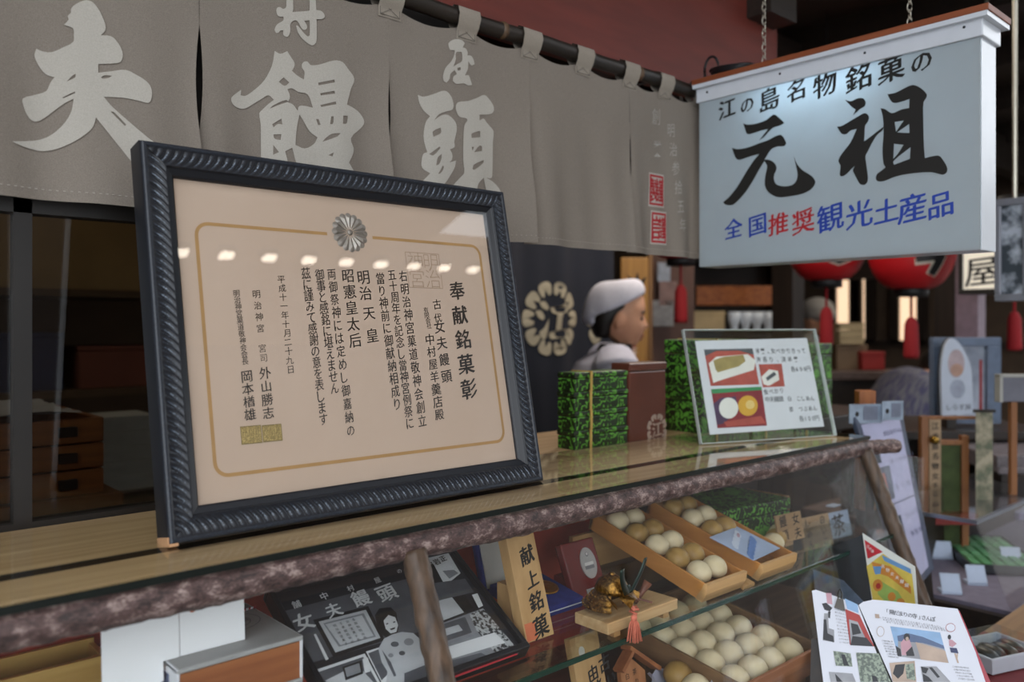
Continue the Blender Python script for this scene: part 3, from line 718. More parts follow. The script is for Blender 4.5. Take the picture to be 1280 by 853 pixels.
def bun(P, u, v, n, c_, label, group, s=1.0):
    o = bpy.data.objects.new('sweet_bun', rb.choice(BUNS[c_])); C.objects.link(o)
    R = P.R if P else Matrix.Identity(3)
    p = P.pt(u, v, n) if P else V3((u, v, n))
    o.location = p; o.rotation_euler = (R @ Matrix.Rotation(rb.uniform(0, 6), 3, 'Z')).to_euler(); o.scale = (s, s, s)
    put(o, label, 'bun', group); return o
ORD = ['front', 'second', 'third', 'fourth', 'rearmost']
TW = V3((0, .958, .2876))
def sweet_box(X, label, front):
    P = Pl((X, .722, SHZ+.002), (1, 0, 0), TW); W_, L_ = .103, .238
    t = thing('wooden_box', label, 'box', (X+W_/2, .83, SHZ))
    obj('base', B().pb(P, .002, W_-.002, .002, L_-.002, 0, .004), BOXW, t)
    for u in (0, W_-.004): obj('side_board', B().pb(P, u, u+.004, .0, L_, 0, .028, .0006), wood('box_side', 'c58a48', 'ab7034', 1), t)
    b = B(); pr = [(0, 0), (.012, 0), (.009, .010), (.006, .018), (.004, .0285), (-.002, .0295), (-.004, .016)]
    r0 = [P.pt(-.0015, y, z) for y, z in pr]; r1 = [P.pt(W_+.0015, y, z) for y, z in pr]; b.rings([r0, r1])
    obj('front_board', b, PALEW, t)
    obj('rear_board', B().pb(P, 0, W_, L_-.005, L_, 0, .028).pb(P, .004, W_-.004, L_-.026, L_-.005, .021, .0235), PALEW, t)
    return P
stp = Pl((1.0, .73, SHZ), (1, 0, 0), TW)
t = thing('tilted_rack', 'pale wooden slatted rack holding the two long bun boxes at a slant', 'rack', (1.15, .83, SHZ))
b = B(); b.bx(1.0, 1.30, .955, .964, SHZ, SHZ+.060)
obj('rear_bar', b, PALEW, t)
for x in (1.142, 1.158): obj('slat', B().pb(Pl((x, .700+.03, SHZ+.002), (1, 0, 0), TW), -.005, .010, -.012, .235, 0, .006), PALEWY, t)
BX1 = sweet_box(1.033, 'long pale wooden box of white and tan buns in alternating rows, nearest the helmet', True)
BX2 = sweet_box(1.186, 'long wooden box half covered by a blue leaflet, right of the other bun box', True)
cn = {'w': 'white', 'y': 'tan'}
for i in range(5):
    c_ = 'wywyw'[i]
    for j in range(2):
        bun(BX1, .032+.040*j+rb.uniform(-.001, .001), .036+.0425*i, .0225, c_, '%s bun in the %s row of the open bun box, %s of its pair' % (cn[c_], ORD[i], ('left', 'right')[j]), 'buns in the left slanted box', .92)
for i in range(5):
    c_ = 'ywywy'[i]
    for j in range(2):
        if i < 2: continue
        bun(BX2, .032+.040*j, .036+.0425*i, .0225, c_, '%s bun behind the blue leaflet, %s row back, %s of its pair' % (cn[c_], ('first', 'second', 'third')[i-2], ('left', 'right')[j]), 'buns behind the blue leaflet', .92)
# leaflet lying on the second box
LP = Pl(BX2.pt(-.006, .014, .0297), (1, .10, 0), TW); LP.n = V3(BX2.n); 
t = thing('leaflet', 'pale blue printed leaflet lying over the front of the right bun box', 'leaflet', tuple(BX2.pt(.05, .05, .03)))
obj('sheet', B().pb(LP, 0, .098, 0, .082, .0, .0012), mat('leaflet_blue', 'b4c4de', .4, .05), t)
it = []
LB = mat('leaflet_wave', '7295cf', .4, .05); LW = mat('leaflet_cloud', 'dbe4f2', .4, .03)
for k in range(9):
    u = .012+.0075*k; v = .012+.058*((k*5) % 9)/9; it.append(((LB, LW)[k % 2], oval(u, v, .016, .005, 10, .7)))
it.append((mat('leaflet_pink', 'c8a9b8', .4, .03), oval(.06, .06, .010, .003, 10, .5)))
decal(LP, it, t, 'printed_picture', .0014)
# ---- lower tray, sixteen big white buns
TT = math.radians(8.7)
TP = Pl((1.045, .672, H-.562), (1, 0, 0), (0, math.cos(TT), math.sin(TT)))
t = thing('bun_tray', 'shallow dark wooden tray of white buns on the case floor', 'tray', (1.16, .77, H-.565))
TRW = wood('tray_wood', '8a6a48', '6b4f34', 1)
obj('base', B().pb(TP, 0, .232, 0, .245, 0, .006), TRW, t)
obj('side_board', B().pb(TP, 0, .007, 0, .245, .006, .043, .001), TRW, t); obj('side_board', B().pb(TP, .225, .232, 0, .245, .006, .043, .001), TRW, t)
obj('end_board', B().pb(TP, 0, .232, -.006, 0, 0, .043, .001), wood('tray_front', '9a6a4a', '7a4f36', 0), t); obj('end_board', B().pb(TP, 0, .232, .245, .251, 0, .048, .001), TRW, t)
cl = ['leftmost', 'second from left', 'third from left', 'rightmost']
for i in range(5):
    for j in range(4):
        bun(TP, .034+.0525*j+(.006 if i % 2 else -.003)+rb.uniform(-.002, .002), .030+.046*i+rb.uniform(-.002, .002), .028, 'w', 'large white bun in the low tray, %s row, %s' % (ORD[i], cl[j]), 'large white buns in the low tray', 1.10)
obj('tray_leg', B().bx(1.06, 1.26, .85, .87, H-.58, H-.537).bx(1.06, 1.26, .68, .70, H-.58, H-.563), TRW, t)
# ---- upright wooden block with four big characters
KP = Pl((.728, .776, SHZ), (1, 0, 0), (0, .042, .134))
t = thing('wooden_plaque', 'thick pale wooden block brushed with four black characters, leaning in the case', 'plaque', (.75, .79, SHZ))
obj('block', B().pb(KP, 0, .050, .0035, .143, -.018, 0, .0008), PALEWZ, t)
b = B()
for ch, px, py, s_ in (('献', 658.5, 694, .027), ('上', 665, 724, .023), ('銘', 670, 752, .0265), ('菓', 676, 783, .028)):
    u, v = KP.px(px, py); write(b, KP, ch, u, v, s_, off=.022, n=.0004, sh=.2)
obj('lettering', b, INK, t)
u, v = KP.px(664, 790); b = B(); b.flat(KP, [rect(u-.0095, v-.011, u+.0095, v+.011)], .0002); obj('red_stamp', b, mat('stamp_orange', 'd0714a', .7, .1), t)
b = B(); b.box(KP.pt(.025, .075, -.022)+V3((0, .012, -.035)), (.03, .03, .07)); obj('prop_block', b, PALEWZ, t)
# ---- open medal case
t = thing('medal_case', 'open blue velvet case holding a gold medal, behind the wooden block', 'medal case', (.84, .88, SHZ))
NAVY = mat('navy_velvet', '1c2a78', .8, .15, 60)
MP = Pl((.792, .832, SHZ), (1, 0, 0), (0, .95, .16))
obj('base', B().pb(MP, 0, .10, 0, .098, .0, .016, .002), NAVY, t)
obj('rim', B().pb(MP, -.001, .101, -.001, .0005, .0075, .0088), mat('case_trim', 'c7cbd2', .3, .05), t)
obj('medal', B().lathe([(0, 0), (.021, 0), (.0225, .0015), (.0215, .003), (.018, .0026), (.008, .0036), (0, .004)], MP.pt(.066, .05, .0155), 30, MP.R), mat('gold_medal', 'b5812f', .3, .1, 200, metal=.8, bump=.3), t, True)
LDP = Pl((.790, .934, SHZ+.016), (1, 0, 0), (0, .28, .95))
obj('lid', B().pb(LDP, 0, .10, 0, .092, -.012, .0, .003), NAVY, t)
obj('satin_lining', B().pb(LDP, .006, .094, .006, .086, .0, .002, .0005), mat('white_satin', 'c9c6bd', .4, .05), t)
# ---- red plaque with oval medallion
RP = Pl((.893, .846, SHZ), (1, 0, 0), (0, .033, .080))
t = thing('award_plaque', 'dark red lacquered plaque with a silver oval medallion', 'plaque', (.93, .86, SHZ))
MAR = mat('maroon_lacquer', '6e1f1c', .22, .1, 10)
obj('board', B().pb(RP, 0, .073, 0, .088, -.014, 0, .0025), MAR, t)
SILV = mat('satin_silver', 'b6b4b2', .38, .05, 90, metal=.55)
u, v = RP.px(735, 704)
b = B(); b.prism(RP, oval(u, v, .0165, .0235, 30), 0, .0016); obj('medallion', b, SILV, t)
it = [(mat('engraved_grey', '77777a', .5, .05), rect(u-.010, v-.009, u+.010, v-.004)), (mat('engraved_light', 'dcdad6', .5, .02), rect(u-.0095, v-.0035, u+.0095, v+.001)), (mat('engraved_grey', ''), oval(u, v+.013, .0035, .0035, 12)), (mat('engraved_light', ''), oval(u, v+.0135, .0022, .0022, 12))]
decal(RP, it, t, 'engraving', .0018)
u2, v2 = RP.px(744, 739); b = B(); b.prism(RP, rect(u2-.018, v2-.0055, u2+.018, v2+.0055), 0, .0014); np_ = obj('name_plate', b, SILV, t)
b = B()
for k in range(2):
    for j in range(7): write(b, RP, '全国菓子大博覧会金賞中村屋'[k*6+j], u2-.0145+.0048*j, v2+.002-.0045*k, .0042, off=0, brush=False, n=.0016)
obj('engraved_writing', b, mat('engraved_grey', ''), np_)
obj('stand_foot', B().bx(.90, .96, .872, .90, SHZ, SHZ+.03), MAR, t)
# ---- little gold helmet on its wooden stand
t = thing('helmet_stand', 'thick pale wooden slab under the little gold helmet', 'stand', (.893, .747, SHZ))
obj('slab', B().bx(.818, .968, .718, .778, SHZ+.008, SHZ+.023, .0012), wood('slab_wood', 'c7a87c', 'ad8a5c', 0, 24), t)
for x in (.835, .94): obj('foot', B().bx(x, x+.012, .722, .774, SHZ, SHZ+.008), PALEW, t)
hz = SHZ+.023; hc = V3((.862, .750, hz))
t = thing('ornamental_helmet', 'small gold samurai helmet with dark horns and a pink tassel', 'helmet ornament', hc, math.radians(-78))
GOLDM = mat('antique_gold', 'a67a38', .32, .2, 300, metal=.85, bump=.4, hex2='5a3c16')
t.scale = (1.28, 1.28, 1.28)
b = B(); n = 32; rs = []
for j in range(9):
    a = PI/2*j/8*.97; ring = []
    for k in range(n):
        q = 2*PI*k/n; r = .0165*math.cos(a)*(1+.05*abs(math.sin(q*8))); ring.append((r*math.cos(q)*1.12, r*math.sin(q), .020+.0185*math.sin(a)))
    rs.append(ring)
b.rings(rs); obj('bowl', b, GOLDM, t, True, local=True)
b = B(); b.lathe([(.0035, .037), (.0042, .039), (.002, .041), (0, .0412)], (0, 0, 0), 12); obj('finial', b, GOLDM, t, True, local=True)
for k in range(3):                                            # lames of the neck guard
    z = .020-.0047*k; r = .0172+.0042*k; ring0 = []; ring1 = []; b = B()
    pts = [PI*.36+PI*1.28*i/36 for i in range(37)]
    b.rings([[(r*math.cos(q)*1.1, r*math.sin(q), z) for q in pts], [((r+.004)*math.cos(q)*1.1, (r+.004)*math.sin(q), z-.0045) for q in pts], [((r+.0028)*math.cos(q)*1.1, (r+.0028)*math.sin(q), z-.0056) for q in pts]], False, False)
    for i in range(0, 37, 2): q = pts[i]; b.ball(((r+.0034)*math.cos(q)*1.1, (r+.0034)*math.sin(q), z-.003), .0013, 6, 4)
    obj('neck_lame', b, GOLDM, t, True, local=True)
for s_ in (-1, 1):
    b = B(); b.grid(lambda u, v, s_=s_: (.004+.016*u, s_*(.017+.007*u+.002*v), .019-.006*u+.006*(v-.5)), 6, 4); obj('side_flap', b, GOLDM, t, True, local=True)
b = B(); b.grid(lambda u, v: (.017+.012*v, (u-.5)*.030*(1-.3*v), .020-.003*v-.008*(u-.5)**2*4*v), 10, 4); obj('visor', b, GOLDM, t, True, local=True)
HORN = mat('dark_bronze', '35433c', .35, .2, 60, metal=.6)
for s_ in (-1, 1):
    b = B(); rs = []
    for i in range(12):
        f = i/11; y = s_*(.004+.022*math.sin(f*1.5)); z = .022+.032*f; x = .021+.006*f; w_ = .0125*(1-.35*f)+.001
        rs.append([(x, y-w_*.5, z), (x+.0012, y, z), (x, y+w_*.5, z), (x-.0012, y, z)])
    b.rings(rs); obj('horn', b, HORN, t, True, local=True)
b = B(); b.ball((.020, 0, .026), (.002, .005, .005), 12, 8); obj('crest_boss', b, HORN, t, True, local=True)
CORD = mat('salmon_cord', 'c9715a', .8, .1, 300)
b = B(); b.tube([(.024, -.004, .012), (.030, -.010, .010), (.034, -.004, .008), (.028, .002, .009), (.026, -.008, .006), (.036, -.012, .006)], .0013, 6)
for k in range(3): b.ball((.026+.003*k, -.004-.003*k, .010), .0022, 8, 6)
obj('cord_knot', b, CORD, t, True, local=True)
tas = B(); tc_ = V3((.036, -.018, .004))
for k in range(26):
    a = 2*PI*k/26; r = .0022+.0022*((k*7) % 5)/5
    tas.tube([tc_+V3((0, 0, .001)), tc_+V3((math.cos(a)*r*1.2, math.sin(a)*r*1.2, -.006)), tc_+V3((math.cos(a)*r*2, math.sin(a)*r*2, -.0235))], .0007, 5)
tas.ball(tc_, (.0035, .0035, .004), 10, 6); obj('tassel', tas, CORD, t, True, local=True)
b = B(); b.tube([(.010, .032, .002), (.016, .040, .012), (.020, .046, .022)], [.004, .003, .0055], 10); b.tube([(.0, .024, .0012), (.010, .034, .006), (.03, .036, .004)], .0012, 6)
obj('folded_fan', b, wood('fan_wood', '7a4a35', '5b3324', 2), t, True, local=True)
# ---- framed photo panel
QP = Pl((.440, .762, SHZ+.004), (1, 0, 0), (0, .159, .095)); QW, QH = .278, .186
t = thing('framed_photo', 'black framed board of old black-and-white shop photographs, slanted behind the post', 'picture', (.58, .83, SHZ))
BLK = mat('black_frame', '17181c', .3, .1); DKP = mat('print_dark', '24272e', .4, .06)
for q in ((0, QW, 0, .008), (0, QW, QH-.007, QH), (0, .007, .008, QH-.007), (QW-.007, QW, .008, QH-.007)): obj('frame_bar', B().pb(QP, *q, -.014, .006, .001), BLK, t)
bd = obj('board', B().pb(QP, .006, QW-.006, .007, QH-.006, -.010, -.002), DKP, t)
obj('glass_pane', B().pb(QP, .006, QW-.006, .007, QH-.006, .001, .0022), glass('picture_glass', ''), t)
obj('easel_leg', B().bx(.50, .67, .915, .922, SHZ, H-.325), BLK, t)
def cq(pts, P=QP, ox=320, oy=670, s=3.556): return [P.px(ox+x/s, oy+y/s) for x, y in pts]
G1 = mat('print_grey', '8f9297', .5, .08, 60); G2 = mat('print_light', 'c3c6c9', .5, .05, 60); G3 = mat('print_mid', '5c5f66', .5, .12, 40); GK = mat('print_black', '16171a', .5, 0); GW = mat('print_white', 'dfe1e2', .5, .02)
SPK = mat('print_foliage', 'b9bcbd', .5, hex2='2c2e31', scale=220, contrast=(.45, .55))
items = [
 (G3, cq([(130,330),(700,180),(740,420),(250,560)])), (GK, cq([(255,370),(500,308),(575,460),(345,535)])), (G2, cq([(280,378),(490,325),(555,450),(355,515)])), (G1, cq([(300,385),(480,340),(535,445),(370,490)])), (G2, cq([(310,390),(472,350),(524,440),(377,482)])),
 (GW, cq([(258,435),(268,432),(325,545),(312,550)])),
 (GW, cq([(245,600),(485,520),(570,680),(300,690)])), (G3, cq([(262,608),(478,535),(550,665),(312,680)])), (G2, cq([(310,640),(390,600),(470,590),(540,665),(330,678)])), (GK, cq([(385,580),(470,550),(478,610),(400,640)])), (G1, cq([(395,585),(460,563),(468,603),(405,625)])), (GW, cq([(475,545),(500,538),(510,600),(485,608)])),
 (GW, cq([(490,512),(560,490),(640,651),(575,680)])), (G3, cq([(500,520),(550,500),(600,600),(560,640)])),
 (GK, cq([(530,350),(550,320),(600,315),(625,340),(635,400),(630,440),(580,450),(545,425)])),
 (G2, cq([(545,500),(570,455),(610,435),(650,425),(700,430),(745,470),(760,560),(760,700),(575,700),(585,600),(560,560)])),
 (GW, cq([(568,375),(590,350),(620,360),(633,395),(625,425),(600,432),(578,412)])), (G3, cq([(578,388),(588,385),(590,390),(580,393)])), (G3, cq([(610,380),(620,377),(621,383),(611,386)])), (GK, cq([(595,412),(620,404),(618,412),(602,418)])),
 (G3, cq(oval(618,480,18,12))), (G1, cq(oval(680,470,22,16))), (G3, cq(oval(650,520,14,10))), (G1, cq(oval(600,530,12,9))), (G3, cq([(560,505),(600,560),(625,620),(615,625),(590,575)])), (G3, cq([(660,610),(760,570),(760,640),(660,651)])),
 (GW, cq([(760,85),(850,66),(910,165),(850,215),(800,180)])), (GK, cq([(760,130),(790,125),(830,200),(800,215)])), (G1, cq([(830,155),(880,150),(900,165),(860,190)])),
 (G2, cq([(775,300),(870,270),(925,340),(795,390)])), (GK, cq([(868,252),(920,245),(965,320),(925,335)])), (GW, cq([(960,262),(985,255),(1010,310),(990,320)])), (G3, cq([(790,210),(930,190),(970,250),(800,290)])),
 (G1, cq([(795,400),(1000,325),(1170,520),(835,650)])), (SPK, cq([(950,350),(1010,322),(1160,500),(1080,540),(980,420)])), (G3, cq([(795,405),(930,360),(960,430),(810,480)])), (G2, cq([(800,425),(900,395),(920,420),(810,455)])), (GW, cq([(815,505),(1060,430),(1110,475),(825,560)])), (G3, cq([(825,565),(1000,520),(1050,545),(835,620)])),
 (mat('print_red_line', 'b03038', .5, 0), cq([(833,640),(1160,522),(1164,528),(836,650)]))]
decal(QP, items, bd, 'printed_photos', -.0017, step=.00004)
b = B()
for ch, x, y, s_ in (('舗', 180, 305, .012), ('女', 212, 382, .026), ('中', 303, 268, .012), ('夫', 345, 330, .022), ('村', 420, 233, .010), ('饅', 466, 277, .026), ('屋', 540, 197, .010), ('頭', 580, 252, .029), ('の', 637, 157, .008)):
    (u, v), = cq([(x, y)]); write(b, QP, ch, u, v, s_, off=.02 if s_ > .015 else .008, n=-.0001)
for ch, x, y in (('正', 840, 95), ('老', 893, 268), ('舗', 915, 300)):
    pass
obj('printed_writing', b, GW, bd)
b = B()
for k, ch in enumerate('安岩正'):
    (u, v), = cq([(775+28*k, 130-14*k)]); write(b, QP, ch, u, v, .011, off=.02, n=.0)
for k in range(4):
    for j in range(6):
        (u, v), = cq([(350+28*k+10*j, 400+16*j-9*k)]); write(b, QP, '明治神宮菓子奉献銘'[(k*5+j) % 9], u, v, .0045, off=0, brush=False, n=.0)
obj('printed_small_writing', b, GK, bd)
# ---- white wrapped boxes at the left
def wrapbox(P0, label, z0, z1, top):
    t = thing('gift_box', label, 'box', (P0.x+.065, P0.y+.07, z0))
    obj('body', B().bx(P0.x+.002, P0.x+.130, P0.y+.001, P0.y+.138, z0, z1-.006), wood('gift_box_wood', 'a8683c', '8a4f2a', 0, 20), t)
    for q in ((0, .003, -.001, .140, z0, z1), (.129, .132, -.001, .140, z0, z1)): obj('white_edge', B().bx(P0.x+q[0], P0.x+q[1], P0.y+q[2], P0.y+q[3], q[4], q[5], .001), WHITEP, t)
    obj('lid', B().bx(P0.x, P0.x+.132, P0.y-.0015, P0.y+.140, z1-.005, z1, .0015), mat('box_paper', 'a6a6a4', .6, .04, 30), t)
    return t
P0 = V3((.292, .80, 0))
wrapbox(P0, 'wooden sweet box with white edges, lower one of the pair at left', SHZ, SHZ+.0395, False)
t = wrapbox(P0, 'white-topped wooden sweet box tied with red and white twine, upper of the pair', SHZ+.040, SHZ+.0845, True)
TPp = Pl((P0.x, P0.y, SHZ+.0845), (1, 0, 0), (0, 1, 0)); b = B(); GR = mat('print_mid', '')
for r in (.030, .022):
    o = oval(.082, .085, r*1.35, r, 40); i_ = oval(.082, .085, r*1.35-.0008, r-.0008, 40)
    for k in range(40): b.flat(TPp, [[o[k], o[(k+1) % 40], i_[(k+1) % 40], i_[k]]], .0003)
for k, ch in enumerate('女夫饅頭'): write(b, TPp, ch, .062+.014*k, .084, .013, off=.004, n=.0003)
obj('printed_emblem', b, GR, t)
b = B(); b2 = B()
for k in range(44):
    x = .132*(k+.5)/44; (b if k % 2 else b2).tube([(P0.x+x-.0016, P0.y+.112, SHZ+.0858), (P0.x+x+.0016, P0.y+.1135, SHZ+.0858)], .0012, 6)
obj('red_twine', b, mat('twine_red', 'a5262c', .8, 0), t); obj('white_twine', b2, WHITEP, t)
obj('side_label', B().bx(P0.x-.0008, P0.x+.0, P0.y+.02, P0.y+.10, SHZ+.050, SHZ+.074), mat('blue_label', '55617f', .6, .2, 90), t)
# white sheet added to stand in for sky reflected in the front glass
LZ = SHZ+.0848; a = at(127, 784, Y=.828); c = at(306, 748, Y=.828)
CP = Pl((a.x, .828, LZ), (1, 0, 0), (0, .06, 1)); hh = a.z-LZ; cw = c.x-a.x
t = thing('sky_reflection_sheet', 'white sheet imitating a sky reflection, on the twine-tied sweet box at the left', 'card', (P0.x+.03, .828, LZ))
SKYREFL = mat('sky_reflection_white', 'f6f7f8', .5, .0)  # brightness of the reflected sky put into the colour
mid = cw*.52; lx = P0.x-a.x-.003
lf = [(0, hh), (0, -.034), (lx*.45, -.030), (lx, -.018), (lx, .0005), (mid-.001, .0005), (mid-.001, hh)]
b = B(); b.prism(CP, lf, 0, .0012); obj('leaf', b, SKYREFL, t)
b = B(); b.prism(CP, [(mid, hh), (mid, .0005), (cw*.8, .0005), (cw, .0005), (cw, hh)], -.001, .0004); obj('leaf', b, SKYREFL, t)
b = B(); u, v = CP.px(240, 763); b.flat(CP, [oval(u, v, .003, .002)], .0016); obj('sky_sheet_brown_spot', b, mat('stamp_orange', ''), t)
p = at(154, 852, Z=SHZ+.018, ) ; p = CAM + (p-CAM)*.93
bun(None, p.x, p.y, SHZ+.0165, 'w', 'white bun in front of the white sky-reflection sheet, bottom left', 'loose buns', 1.0)
p = at(180, 858, Z=SHZ+.018); p = CAM+(p-CAM)*.955
bun(None, p.x, p.y+.0, SHZ+.0165, 'y', 'tan bun between the sweet boxes and the white bun, bottom left', 'loose buns', .95)
t = thing('shallow_tray', 'yellowish wooden tray at the back of the case, far left', 'tray', (.0, 1.0, SHZ))
YW = wood('yellow_wood', 'c9a45a', 'ad8540', 0)
obj('front_board', B().bx(-.25, .285, .990, .997, SHZ, SHZ+.045, .001), YW, t); obj('base', B().bx(-.25, .285, .997, 1.04, SHZ, SHZ+.006), YW, t)
obj('side_board', B().bx(.279, .285, .997, 1.04, SHZ+.006, SHZ+.045), YW, t); obj('rear_board', B().bx(-.25, .285, 1.04, 1.046, SHZ, SHZ+.05), YW, t)
# ---- below the shelf
LPk = Pl(at(712, 800, Y=.80), (1, 0, 0), (0, .25, 1)); bh = (LPk.o.z-(H-.58))*1.03
LPk = Pl(LPk.pt(0, -bh), (1, 0, 0), (0, .25, 1)); wdt = at(775, 800, Y=.80).x-at(722, 800, Y=.80).x
t = thing('wooden_sign', 'pale wooden sign with brushed characters below the glass shelf', 'sign', LPk.o)
obj('board', B().pb(LPk, 0, .057, .002, bh, -.012, 0, .001), PALEWZ, t)
b = B()
for ch, px, py, s_ in (('古', 755, 829, .024), ('い', 764, 848, .020), ('由', 741, 842, .022), ('緒', 746, 862, .024), ('伝', 752, 808, .012)):
    u, v = LPk.px(px, py); write(b, LPk, ch, u, v, s_, off=.022, n=.0004, sh=.2)
obj('lettering', b, INK, t)
b = B(); u, v = LPk.px(727, 815); b.flat(LPk, [oval(u, v, .006, .007)], .0003); obj('paper_seal', b, mat('pale_seal', 'd8d5d0', .6, .03), t)
obj('foot', B().box(LPk.pt(.028, .02, -.03)+V3((0, 0, -.008)), (.04, .04, .02)), PALEWZ, t)
HP = Pl(at(772, 853, Y=.80), (1, 0, 0), (0, .2, 1))
t = thing('house_plaque', 'little house-shaped wooden plaque with a roof and small characters', 'plaque', HP.o)
pk = [HP.px(*q) for q in ((776, 862), (776, 842), (788, 822), (806, 838), (808, 862))]
b = B(); b.prism(HP, [(pk[0][0], -.055), pk[1], pk[2], pk[3], (pk[4][0], -.055)], -.008, 0); obj('board', b, wood('plaque_wood', 'b97f55', '9b643c', 2), t)
for (a0, a1) in (((783, 812), (821, 838)), ((786, 813), (773, 838))):
    q0 = HP.px(*a0); q1 = HP.px(*a1); d = V3((q1[0]-q0[0], q1[1]-q0[1], 0)); L_ = d.length; d /= L_
    rp = Pl(HP.pt(*q0), HP.u*d.x+HP.v*d.y, HP.n.cross(HP.u*d.x+HP.v*d.y)); b = B(); b.pb(rp, 0, L_, 0, .006, -.012, .008, .0006); obj('roof_board', b, wood('roof_wood', 'b06f42', '8a5230', 0), t)
b = B()
for ch, px, py in (('茶', 793, 840), ('白', 784, 846), ('り', 796, 852)): u, v = HP.px(px, py); write(b, HP, ch, u, v, .010, off=.006, n=.0004)
obj('lettering', b, INK, t)
obj('peg', B().box(HP.pt(.018, -.06, -.02), (.03, .05, .02)), PALEW, t)
p = at(852, 848, Y=.755); bz = p.z-.012
t = thing('sweets_bowl', 'small bowl lined with crinkled pale paper below the helmet stand', 'bowl', (p.x, p.y, bz-.03))
b = B(); n = 48; rs = []
for j in range(6):
    f = j/5; ring = []
    for k in range(n):
        q = 2*PI*k/n; r = .022+.026*f+.004*f*math.sin(q*9+f*2); ring.append((p.x+r*math.cos(q), p.y+r*math.sin(q), bz-.018+.030*f+.006*f*math.sin(q*9)))
    rs.append(ring)
b.rings(rs, False); obj('crinkled_paper', b, mat('lilac_paper', 'b9bacb', .6, .05), t, True)
obj('dish', B().lathe([(0, -.1), (.03, -.1), (.034, bz-.02-bz-.01), (.036, -.02), (.030, -.021), (0, -.022)], (p.x, p.y, bz), 30), mat('dark_dish', '2a2422', .3, .1), t, True)
bun(None, p.x+.004, p.y+.010, bz+.012, 'y', 'tan bun at the back of the paper-lined bowl', 'buns in the paper-lined bowl', 1.05)
bun(None, p.x+.0, p.y-.026, bz+.006, 'w', 'white bun at the front of the paper-lined bowl', 'buns in the paper-lined bowl', 1.0)
# ---- right part of the case
def brocade():
    m, nt, bs = nodes('green_brocade'); N = nt.nodes; L = nt.links
    tc = N.new('ShaderNodeTexCoord'); mp = N.new('ShaderNodeMapping'); mp.inputs['Rotation'].default_value = (.5, .4, .6)
    wv = N.new('ShaderNodeTexWave'); wv.wave_type = 'RINGS'; wv.inputs['Scale'].default_value = 14; wv.inputs['Distortion'].default_value = 14; wv.inputs['Detail'].default_value = 2; wv.inputs['Detail Scale'].default_value = 4.0
    n1 = N.new('ShaderNodeTexNoise'); n1.inputs['Scale'].default_value = 18; n1.inputs['Detail'].default_value = 1
    mu = N.new('ShaderNodeMath'); mu.operation = 'MULTIPLY'
    r = N.new('ShaderNodeValToRGB'); r.color_ramp.elements[0].position = .10; r.color_ramp.elements[0].color = (*lin('5c9c36'), 1); r.color_ramp.elements[1].position = .36; r.color_ramp.elements[1].color = (*lin('16240f'), 1)
    e = r.color_ramp.elements.new(.22); e.color = (*lin('2f5f1c'), 1)
    r2 = N.new('ShaderNodeValToRGB'); r2.color_ramp.elements[0].position = .30; r2.color_ramp.elements[1].position = .48
    L.new(tc.outputs['Object'], mp.inputs[0]); L.new(mp.outputs[0], wv.inputs[0]); L.new(mp.outputs[0], n1.inputs['Vector']); L.new(n1.outputs[0], r2.inputs[0])
    L.new(wv.outputs['Fac'], mu.inputs[0]); L.new(r2.outputs[0], mu.inputs[1]); L.new(mu.outputs[0], r.inputs[0]); L.new(r.outputs[0], bs.inputs['Base Color'])
    bs.inputs['Roughness'].default_value = .45
    return m
BRO = brocade()
CORDY = mat('gold_cord', 'c2a055', .6, .1)
def bro_box(c, d, rz, label, group=None, cord=True, name='brocade_box'):
    t = thing(name, label, 'box', c, rz, group)
    w_, dp, h_ = d
    obj('body', B().bx(-w_/2, w_/2, -dp/2, dp/2, 0, h_*.68, .002), BRO, t, local=True)
    obj('lid', B().bx(-w_/2-.0015, w_/2+.0015, -dp/2-.0015, dp/2+.0015, h_*.70, h_, .003), BRO, t, local=True)
    if cord:
        x = -w_*.22
        obj('cord', B().bx(x-.0025, x+.0025, -dp/2-.0035, -dp/2-.0015, 0, h_).bx(x-.0025, x+.0025, -dp/2-.0035, dp/2+.002, h_, h_+.002), CORDY, t, local=True)
    return t
c = at(925, 668, Z=SHZ+.002); bro_box((1.400, .925, SHZ), (.205, .15, .075), -.10, 'green brocade box inside the glass case behind the blue leaflet', cord=False)
t = thing('wooden_container', 'shallow pale wooden container at the right end of the case', 'box', (1.54, .95, SHZ))
for q in ((1.49, 1.60, .90, .905), (1.49, 1.60, .995, 1.0), (1.49, 1.495, .905, .995), (1.595, 1.60, .905, .995)): obj('side_board', B().bx(*q, SHZ, SHZ+.055, .0008), wood('container_wood', 'b08a5c', '8f6b42', 0), t)
obj('base', B().bx(1.49, 1.60, .90, 1.0, SHZ, SHZ+.004), PALEW, t)
def tag_card(px, py, wpx, hpx, Y, text, label, m, name='price_card'):
    a = at(px, py, Y=Y); c = at(px+wpx, py-hpx, Y=Y); w_ = (c.x-a.x); h_ = (at(px, py-hpx, Y=Y).z-a.z)
    P = Pl(a, (1, -.12, 0), (0, .22, 1)); t = thing(name, label, 'card', a)
    obj('card', B().pb(P, 0, w_, 0, h_, -.004, 0, .0006), m, t)
    b = B(); n = len(text); cols = 2 if n > 3 else 1; rows = math.ceil(n/cols)
    for k, ch in enumerate(text): write(b, P, ch, w_*(1-(k//rows+.5)/cols), h_*(1-(k % rows+.5)/rows), min(w_/cols, h_/rows)*.85, off=.01, n=.0005)
    obj('lettering', b, INK, t)
    obj('foot', B().box(P.pt(w_/2, h_*.15, -.014), (w_*.5, .02, .006)).bx(a.x+w_*.3, a.x+w_*.7, a.y+.003, a.y+.022, SHZ, max(SHZ+.002, a.z+.004)), m, t)
CARDW = wood('tag_wood', 'a58763', '876a48', 0)
tag_card(1006, 690, 30, 40, .86, '白いこしあん', 'wooden tag with brushed characters at the right end of the case', CARDW)
